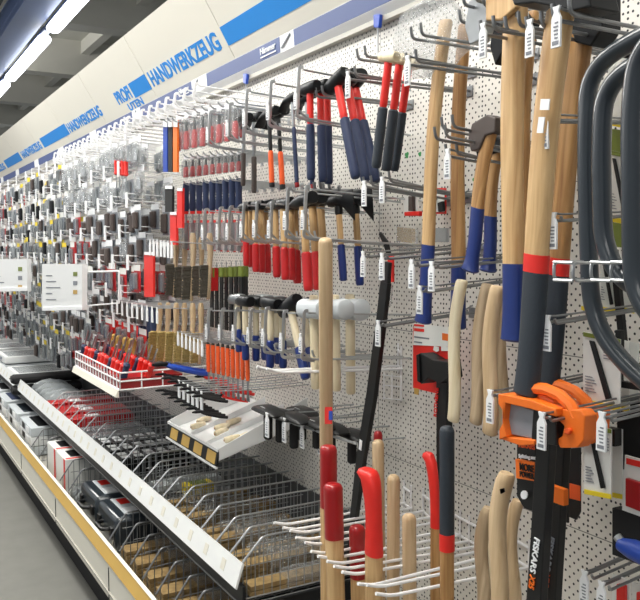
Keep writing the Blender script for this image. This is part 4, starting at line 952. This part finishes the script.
copies(SP['gold'], 'screwdriver', '', [(113+i*6.5, 334+i*1.5, .34, 1.3) for i in range(4)], lambda i: 'screwdriver with yellow grip above the red basket, %s from left' % nm[i], 'yellow gripped screwdrivers')
copies(SP['red'], 'screwdriver', '', [(110+i*5.0, 318+i*1.0, .3, 1.3) for i in range(7)], lambda i: 'red screwdriver above the red basket, %s from left' % nm[i], 'red screwdrivers above the basket')
copies(SP['navy'], 'screwdriver', '', [(142+i*4, 306, .3, 1.5) for i in range(4)], lambda i: 'dark blue screwdriver left of the brushes, %s from left' % nm[i], 'dark blue screwdrivers')
for i, (x0, y0, x1, y1) in enumerate(((144, 252, 153, 297), (177, 188, 182, 228), (165, 186, 172, 212), (170, 212, 176, 245))):
    card_px('long_red_pack', [(x0, y0), (x1, y0), (x1, y1), (x0, y1)], .34, .01, 'fire' if i < 2 or i == 3 else 'fabric', ['long bright red pack hanging in the fourth bay beside white tags', 'narrow red pack left of the navy chisels', 'black and red pack left of the narrow red one', 'short red pack above the wire brushes'][i], 'pack', None, [('header', [(x0, y0), (x1, y0), (x1, y0+3), (x0, y0+3)], .001, .003, 'tag')])
for i in range(3):
    card_px('long_knife_pack', [(163+i*5, 120), (167+i*5, 120), (167+i*5, 172), (163+i*5, 172)], .36, .008, ('dblue', 'fabric', 'orange')[i], ['blue', 'black', 'orange'][i]+' long narrow pack hanging beside the bagged red tools', 'pack', None, [('header', [(163+i*5, 120), (167+i*5, 120), (167+i*5, 127), (163+i*5, 127)], .001, .003, 'tag')])
for i in range(7):
    e = empty('price_holder', W(150+i*3.6, 240+.3*i, .4), 'white price tag in the close row above the red pack, %s from left' % nm[i], 'price tag', 'close row of price tags'); add_tag(e, Vector((0, 0, 0)), 1.0, False)
for i in range(10):
    e = empty('price_holder', W(112+i*5, 300+.9*i, .4), 'white price tag above the screwdrivers, %s from left' % nm[i], 'price tag', 'price tags above the screwdrivers'); add_tag(e, Vector((0, 0, 0)), 1.0, False)
def support(x, y, d, lab, g):
    p = W(x, y, d); o = empty('peg_hook', (0, p.y, p.z-.012), lab, 'hook', g)
    MB().tube(fillet([(0, 0, 0), (-d, 0, .01), (-d-.012, 0, .024)], .01), .0028, 6).obj('prong', 'chrome', o); MB().box(-.003, 0, -.01, .01, -.012, .012).obj('back_plate', 'chrome', o)
for i in range(8): support(180+i*8.2, 115-i*1.8, .34, 'thin hook holding the red bagged tools of the upper row', 'hooks of the upper bagged row')
for i in range(9): support(186+i*6.6, 157-i*.6, .27, 'thin hook holding the small red bagged tools of the second row', 'hooks of the second bagged row')
for i in range(9): support(186+i*6.6, 184-i*.6, .28, 'thin hook holding the navy gripped chisels', 'hooks of the chisel row')
for i in range(3): support(165+i*5, 121, .37, 'thin hook holding a long narrow pack', 'hooks of the narrow packs')
for i in range(4): support(116+i*3.3, 160+i*.3, .37, 'thin hook at the red screwdrivers high up', 'hooks of the high screwdrivers')
for i in range(5): support(112+i*6, 319+i*1.5, .35, 'thin hook at the screwdrivers above the basket', 'hooks of the basket screwdrivers')
for i in range(4): support(142+i*4, 307, .31, 'thin hook at the dark blue screwdrivers', 'hooks of the dark blue screwdrivers')
support(562, 447, .16, 'thin hook behind the second axe card', 'hooks behind the axes'); support(574, 441, .1, 'thin hook behind the rearmost axe card', 'rear axe hooks')
# white display signs
for (x0, y0, x1, y1, l, d) in ((42, 264, 82, 310, 'white information board with grey lines, right one with wire arm', .52), (-14, 259, 27, 291, 'white information board with red and black print at the left edge', .52)):
    e = card_px('info_board', [(x0, y0), (x1, y0), (x1, y1), (x0, y1+1)], d, .025, 'white', l, 'sign', None,
        [('frame_edge', [(x0, y1-3), (x1, y1-4), (x1, y1), (x0, y1+1)], .001, .006, 'tag')]+[('grey_text_line', [(x0+4, y0+11+k*6), (x0+10+4*(k % 3), y0+11+k*6), (x0+10+4*(k % 3), y0+12+k*6), (x0+4, y0+12+k*6)], .001, .001, 'print') for k in range(5)]+
        [('colour_square', [(x1-9, y0+8+k*9), (x1-5, y0+8+k*9), (x1-5, y0+12+k*9), (x1-9, y0+12+k*9)], .001, .001, ('green', 'print', 'gold')[k % 3]) for k in range(3)])
e = empty('wire_stand', W(118, 271, .05), 'thin white wire frame right of the information board', 'wire'); o = e.location.copy()
MB().tube(fillet([W(84, 272, .5)-o, W(119, 271, .42)-o, W(119, 303, .42)-o], .01), .005, 6).obj('wire_loop', 'whitewire', e)
MB().tube([W(84, 306, .5)-o, W(119, 303, .42)-o], .004, 6).obj('wire_loop', 'whitewire', e)

# ---------------- red basket with screwdrivers
A = W(80, 366, .5); B = W(125, 389, .5); zb_ = (A.z+B.z)/2; y0, y1 = B.y, A.y
e = empty('wire_basket', (-.35, (y0+y1)/2, zb_), 'white wire basket with cream front holding red gripped tools', 'basket'); o = e.location.copy()
b = MB()
for zz in (0, .035, .07):
    b.tube([(-.17, y0-o.y, zz), (-.17, y1-o.y, zz)], .004, 6); b.tube([(-.17, y0-o.y, zz), (.3, y0-o.y, zz)], .004, 6); b.tube([(-.17, y1-o.y, zz), (.3, y1-o.y, zz)], .004, 6)
n = 16
for i in range(n+1): y = y0-o.y+(y1-y0)*i/n; b.tube([(-.17, y, 0), (-.17, y, .07)], .003, 5)
for i in range(6): b.tube([(-.17+i*.09, y0-o.y, 0), (-.17+i*.09, y0-o.y, .07)], .003, 5)
b.obj('wire_sides', 'whitewire', e)
MB().box(-.17, .3, y0-o.y, y1-o.y, -.003, 0).obj('basket_floor', 'shelf', e, smooth=False)
MB().prism([(-.19, -.028), (-.175, -.032), (-.175, .0), (-.18, .0)], y0-o.y, y1-o.y, 'y').obj('label_front', 'cream', e, smooth=False)
MB().box(-.165, .1, y0-o.y+.01, y1-o.y-.01, .002, .045).obj('red_tray_insert', 'dred', e, smooth=False)
for i in range(26):
    y = y0+(y1-y0)*((i % 13)+.5)/13; x = -.5+.1*(i//13)
    k = 'red' if i % 3 else 'gold'
    m_ = copy_tree(SP['red'] if i % 4 else SP['navy'], 'red gripped tool standing upright in the white wire basket', 'tools in the white wire basket'); m_['category'] = 'screwdriver'
    m_.location = (x, y, zb_+.03); m_.rotation_euler = (math.pi+.35+.1*((i*5) % 3), 0.15, 0); m_.scale = (1, 1, .85)
for pr in list(PR.values())+list(SP.values()):
    if pr.get('label') is None:
        pass
# reuse the prototypes themselves as stock
for i, (k, pr) in enumerate(list(PR.items())):
    tag(pr, KW[k]+' hanging in the lowest row of the farthest bays', 'pack', 'lowest row packs'); pr.location = (-.3, 8.3+i*.3, .9)
for i, (k, pr) in enumerate(SP.items()):
    tag(pr, ('red', 'dark blue', 'yellow')[i]+' handled screwdriver hanging low beside the red basket', 'screwdriver'); pr.location = (-.3, 4.95+i*.06, 1.02)

# ---------------- middle shelf: wire floor, dividers, price strip
D0 = .47; ZS = .655; ZFL = .545; YS = 2.085
def shelf_floor(name, d, z, y0, y1, m, label):
    b = MB(); y = y0
    while y < y1:
        b.tube([(-d, y, z), (-.01, y, z)], .0022, 4, False); y += .02 if y < 4 else .035 if y < 6 else .07
    for k in range(9): x = -d+(d-.01)*k/8; b.tube([(x, y0, z-.004), (x, y1, z-.004)], .003, 5)
    o = b.obj(name, m); return tag(o, label, 'shelf')
ms = empty('wire_shelf', (0, YS, ZFL), 'middle wire shelf with white price strip beneath the hanging tools', 'shelf')
def on_ms(o): o.parent = ms; o.matrix_parent_inverse = Matrix.Translation(-ms.location); return o
f = shelf_floor('wire_floor', D0, ZFL, YS, 12, 'wire', ''); del f['label'], f['category']; on_ms(f)
on_ms(MB().prism([(-D0-.024, .600), (-D0-.018, .596), (-D0+.006, .668), (-D0, .672)], YS, 12, 'y').obj('price_strip', 'white', smooth=False))
y = YS+.1
while y < 7: on_ms(MB().prism([(-D0-.0195, .618), (-D0-.0185, .618), (-D0-.008, .650), (-D0-.009, .650)], y, y+.028, 'y').obj('strip_label', 'cream', smooth=False)); y += .14
on_ms(MB().box(-D0, -D0+.01, YS, 12, ZFL-.012, .60).obj('shelf_shade_strip', 'forged', smooth=False))  # added black strip standing in for the darkness below the price strip
on_ms(MB().box(-D0+.012, -.008, YS, 12, ZFL-.012, ZFL-.008).obj('shelf_shade_sheet', 'forged', smooth=False))  # added dark sheet that supplies the shade seen through the wire floor
on_ms(MB().box(-D0, 0, YS-.015, YS, ZFL-.06, ZFL+.0).obj('shelf_bracket', 'forged', smooth=False, bevel=.002))
def divider(y, d, z0, h, label, group, fine=.028, m='chrome', zl=None):
    e = empty('wire_divider', (-d, y, z0), label, 'divider', group)
    b = MB(); zl_ = zl
    b.tube(fillet([(.004, 0, zl_), (.075, 0, h), (d-.004, 0, h)], .012), .0036, 6)
    b.tube([(.004, 0, .01), (d-.004, 0, .01)], .003, 5)
    k = .02
    while k < d-.01:
        top = h if k > .075 else zl_+(h-zl_)*(k-.004)/.071
        b.tube([(k, 0, .005), (k, 0, top)], .0017, 4, False); k += fine
    for q in (.33, .66): b.tube([(.06, 0, h*q+.005), (d-.004, 0, h*q+.005)], .0017, 4, False)
    b.obj('wire_grid', m, e); return e
ds = [2.10, 2.19, 2.30, 2.43, 2.56, 2.68, 2.82, 2.94, 3.06, 3.2, 3.36, 3.52, 3.7, 3.88, 4.06, 4.2, 4.36, 4.52, 4.68, 4.84]
proto = None
for i, y in enumerate(ds):
    lab = 'grey wire divider on the middle shelf, number %d counted from the near end' % (i+1)
    if proto is None: proto = freeze(divider(y, D0, ZFL, .19, lab, 'wire dividers of the middle shelf', zl=.12))
    else: o = copy_tree(proto, lab); o.location.y = y
# goods on middle shelf
def slatbag(x, y, z, l, w, n, label, group, name='slat_bundle'):
    e = empty(name, (x, y, z), label, 'bundle', group)
    for k in range(n):
        MB().box(-l/2, l/2, -w/2, w/2, .002+k*.018, .017+k*.018).obj('wooden_slat', 'kindling', e, bevel=.001)
    b = MB(); rr = random.Random(int(y*100)); rs = []
    for i in range(9):
        u = i/8; q = []
        for k in range(10):
            a = 2*math.pi*k/10; q.append((-l*.2+l*.5*u, math.cos(a)*(w*.6+rr.uniform(-.004, .004)), .01+n*.009+math.sin(a)*(n*.011+.01+rr.uniform(-.005, .005))))
        rs.append(q)
    b.rings(rs).obj('clear_wrap', 'film', e); return e
for i, (y, n) in enumerate(((2.13, 2), (2.245, 3), (2.365, 2), (2.495, 3), (2.62, 2), (2.75, 3), (2.88, 2), (3.0, 2))):
    slatbag(-.235, y, ZFL+.006, .4, .055, n, 'bundle of wooden slats in clear wrap on the middle shelf, %s from the near end' % nm[i], 'wrapped wooden slats on the middle shelf')
def box_on(x, y, z, sx, sy, sz, m, top, name, label, cat, group=None, rot=0, extra=()):
    e = empty(name, (x, y, z), label, cat, group); e.rotation_euler.z = rot
    MB().box(-sx/2, sx/2, -sy/2, sy/2, 0, sz).obj('body', m, e, bevel=.004)
    for (nm_, a, b_, c, d_, h, mm) in extra: MB().box(a*sx, b_*sx, c*sy, d_*sy, sz, sz+h).obj(nm_, mm, e, smooth=False)
    if top: MB().box(-sx*.46, sx*.46, -sy*.46, sy*.46, sz, sz+.002).obj('top_label', top, e, smooth=False)
    return e
z1 = ZFL+.006
box_on(-.2, 3.14, z1, .12, .07, .05, 'yellow', None, 'sponge_pack', 'yellow packet lying between the wire dividers', 'packet', extra=[('stripe', -.3, .3, -.4, .4, .001, 'green')])
box_on(-.2, 3.28, z1, .3, .10, .03, 'lgrey', None, 'flat_pack', 'flat grey pack on the middle shelf next to the yellow packet', 'packet', extra=[('stripe', -.3, .3, -.4, .4, .001, 'film')])
for i in range(3):
    e = box_on(-.26, 3.6+i*.165, z1, .34, .14, .085, 'black', None, 'parts_case', 'black case with rows of small white labels, %s from the near end' % nm[i], 'case', 'black cases with white labels')
    for a in range(5):
        for c in range(2): MB().box(-.15+a*.062, -.15+a*.062+.04, -.055+c*.06, -.01+c*.06, .086, .088).obj('white_label', 'tag', e, smooth=False)
for i in range(2):
    box_on(-.25, 4.12+i*.17, z1, .36, .14, .05, 'lgrey', None, 'clear_case', 'clear grey flat case with red edge, %s' % ('nearer', 'farther')[i], 'case', 'clear cases with red edges', extra=[('red_edge', -.5, .4, -.5, -.38, .002, 'fire'), ('film_cover', -.45, .45, -.35, .45, .02, 'blister')])
for i in range(4):
    box_on(-.27, 4.5+i*.15, z1+.0, .38, .12, .1+.012*(i % 2), 'red', None, 'red_case', 'red carton on the middle shelf, %s from the near end' % nm[i], 'carton', 'red cartons on the middle shelf', extra=[('white_print', -.2, .0, -.3, .3, .001, 'tag')])
for i in range(6):
    e = empty('foil_bag', (-.3, 5.05+i*.13, z1), 'clear crinkled bag of metal parts on the middle shelf', 'bag', 'crinkled bags beyond the red cartons')
    rr = random.Random(i); rs = []
    for a in range(7):
        al = math.pi*(a+.5)/7; rs.append([(.13*math.cos(al), .06*math.sin(al)*math.cos(q*.628)*rr.uniform(.8, 1.2), .07+.07*math.sin(al)*math.sin(q*.628)*rr.uniform(.85, 1.1)) for q in range(10)])
    MB().rings(rs).obj('bag_film', 'blister', e); MB().box(-.09, .09, -.035, .035, .01, .05).obj('packed_steel', 'steel', e)
for i, (z, y) in enumerate(((z1, 5.93), (z1+.075, 5.95))):
    e = empty('black_case', (-.3, y, z), 'long black soft case lying on the middle shelf, '+('lower', 'upper')[i]+' of two', 'case', 'black soft cases')
    MB().loft([(-.22, 0, .036, .05, .025), (-.2, 0, .036, .075, .034), (.24, 0, .036, .075, .034), (.26, 0, .036, .05, .025)], 14, 'x').obj('case_body', 'fabric', e); MB().box(-.225, -.215, -.06, .06, .033, .039).obj('zip', 'forged', e)
for i, (y, n, s) in enumerate(((6.35, 2, 'nearest'), (6.85, 3, 'second'), (7.45, 3, 'third'), (8.2, 3, 'farthest'))):
    for k in range(n):
        e = box_on(-.26, y, z1+k*.065, .4, .42, .055, 'lgrey' if k < n-1 else 'white', None, 'organiser_box', 'light grey plastic organiser box, %s stack, %s layer from below' % (s, nm[k]), 'box', 'stacked organiser boxes')
        if k == n-1:
            for q in range(4): MB().box(-.17, .15, -.18+q*.09, -.11+q*.09, .055, .057).obj('lid_window', 'blister', e, smooth=False)
            MB().box(-.215, -.2, -.06, .06, .02, .04).obj('latch', 'grey', e)

# ---------------- base shelf
bs = empty('base_shelf', (0, 5, 0), 'long cream base shelf with ochre strip along its front edge', 'shelf')
def on_bs(o): o.parent = bs; o.matrix_parent_inverse = Matrix.Translation(-bs.location); return o
on_bs(MB().box(-.58, 0, .5, 14, .27, .30).obj('shelf_board', 'shelf', smooth=False))
on_bs(MB().box(-.605, -.575, .5, 14, .205, .352).obj('front_panel', 'cream', smooth=False, bevel=.003))
on_bs(MB().prism([(-.609, .352), (-.601, .348), (-.578, .392), (-.586, .398)], .5, 14, 'y').obj('ochre_strip', 'gold', smooth=False))
on_bs(MB().prism([(-.592, .3985), (-.584, .3905), (-.574, .396), (-.580, .404)], .5, 14, 'y').obj('strip_rim', 'cream', smooth=False))
on_bs(MB().box(-.611, -.604, .5, 14, .232, .240).obj('panel_groove', 'shelf', smooth=False))
for y in (2.07, 3.07, 4.07, 5.07, 6.07, 7.07): on_bs(MB().box(-.6075, -.602, y-.003, y+.003, .205, .335).obj('panel_joint', 'forged', smooth=False))
on_bs(MB().box(-.53, -.50, .5, 14, 0, .205).obj('kick_board', 'fabric', smooth=False))
zb = .306
bd = [2.2, 2.33, 2.46, 2.6, 2.75, 2.9, 3.05, 3.2, 3.95, 4.15, 4.7, 4.95]
proto = None
for i, y in enumerate(bd):
    lab = 'wire divider on the base shelf, number %d counted from the near end' % (i+1)
    if proto is None: proto = freeze(divider(y, .57, .30, .20, lab, 'wire dividers of the base shelf', zl=.1, m='wire'))
    else: o = copy_tree(proto, lab); o.location.y = y
for i, y in enumerate((2.265, 2.395, 2.53, 2.675, 2.825, 2.975, 3.125)):
    slatbag(-.3, y, zb, .46, .08, 4, 'bundle of brown wooden pieces in wrap on the base shelf, %s from the near end' % nm[i], 'wrapped wooden pieces on the base shelf')
def power_case(y, l):
    e = empty('tool_case', (-.32, y, zb), l, 'case', 'dark grey tool cases on the base shelf')
    MB().box(-.2, .22, -.15, .15, 0, .15).obj('case_body', 'dgrey', e, bevel=.02)
    MB().box(-.15, .2, -.12, .12, .151, .153).obj('lid_label', 'lgrey', e, smooth=False)
    MB().box(-.14, -.06, -.11, -.03, .1535, .1545).obj('round_badge', 'tag', e, smooth=False)
    MB().box(-.13, -.07, .02, .1, .1535, .1545).obj('red_print', 'fire', e, smooth=False)
    MB().box(0, .17, -.1, .1, .1535, .1545).obj('tool_picture', 'forged', e, smooth=False)
    MB().tube(fillet([(-.2, -.06, .08), (-.235, -.05, .08), (-.235, .05, .08), (-.2, .06, .08)], .02), .008, 8).obj('handle', 'black', e)
    for q in (-.1, .1): MB().box(-.212, -.2, q-.02, q+.02, .06, .1).obj('latch', 'black', e, bevel=.002)
power_case(3.42, 'dark grey tool case with light printed lid on the base shelf, nearer one')
power_case(3.75, 'dark grey tool case with light printed lid on the base shelf, farther one')
for i in range(2):
    e = box_on(-.33, 4.3+i*.24, zb, .4, .22, .19, 'card', None, 'machine_carton', 'white and red carton with dark machine picture on the base shelf, %s' % ('nearer', 'farther')[i], 'carton', 'white and red cartons', extra=[('dark_picture', -.4, .3, -.3, .35, .001, 'forged'), ('red_edge', -.48, .45, -.48, -.38, .0012, 'fire'), ('wood_picture', .1, .3, -.3, .3, .0014, 'ash2')])
    MB().box(-.202, -.2, -.11, -.08, .02, .19).obj('red_stripe', 'fire', e, smooth=False)
for i in range(3):
    e = empty('steel_part_bag', (-.47, 4.02+i*.06, zb), 'clear bag of silver parts beside the dark grey tool case', 'bag', 'bags of silver parts')
    MB().loft([(0, 0, 0, .04, .024), (.03, 0, 0, .05, .027), (.06, 0, 0, .03, .018)], 10).obj('bag_film', 'blister', e); MB().box(-.03, .03, -.015, .015, .004, .03).obj('packed_steel', 'steel', e)
for i in range(5):
    y = 5.3+i*.5
    for k in range(3):
        e = box_on(-.33, y, zb+k*.06, .42, .4, .055, ('lgrey', 'white', 'lgrey')[k], None, 'parts_organiser', 'grey parts organiser with dark lid on the base shelf, %s stack, %s layer from below' % (nm[i], nm[k]), 'box', 'organisers on the base shelf')
        if k == 2: MB().box(-.16, .18, -.16, .16, .055, .057).obj('dark_lid', ('forged', 'dgrey', 'navy')[i % 3], e, smooth=False)
        MB().box(-.213, -.21, -.12, -.04, .01, .045).obj('front_label', 'tag', e, smooth=False); MB().box(-.213, -.21, .02, .1, .01, .045).obj('front_label', 'forged', e, smooth=False)
fix_normals()
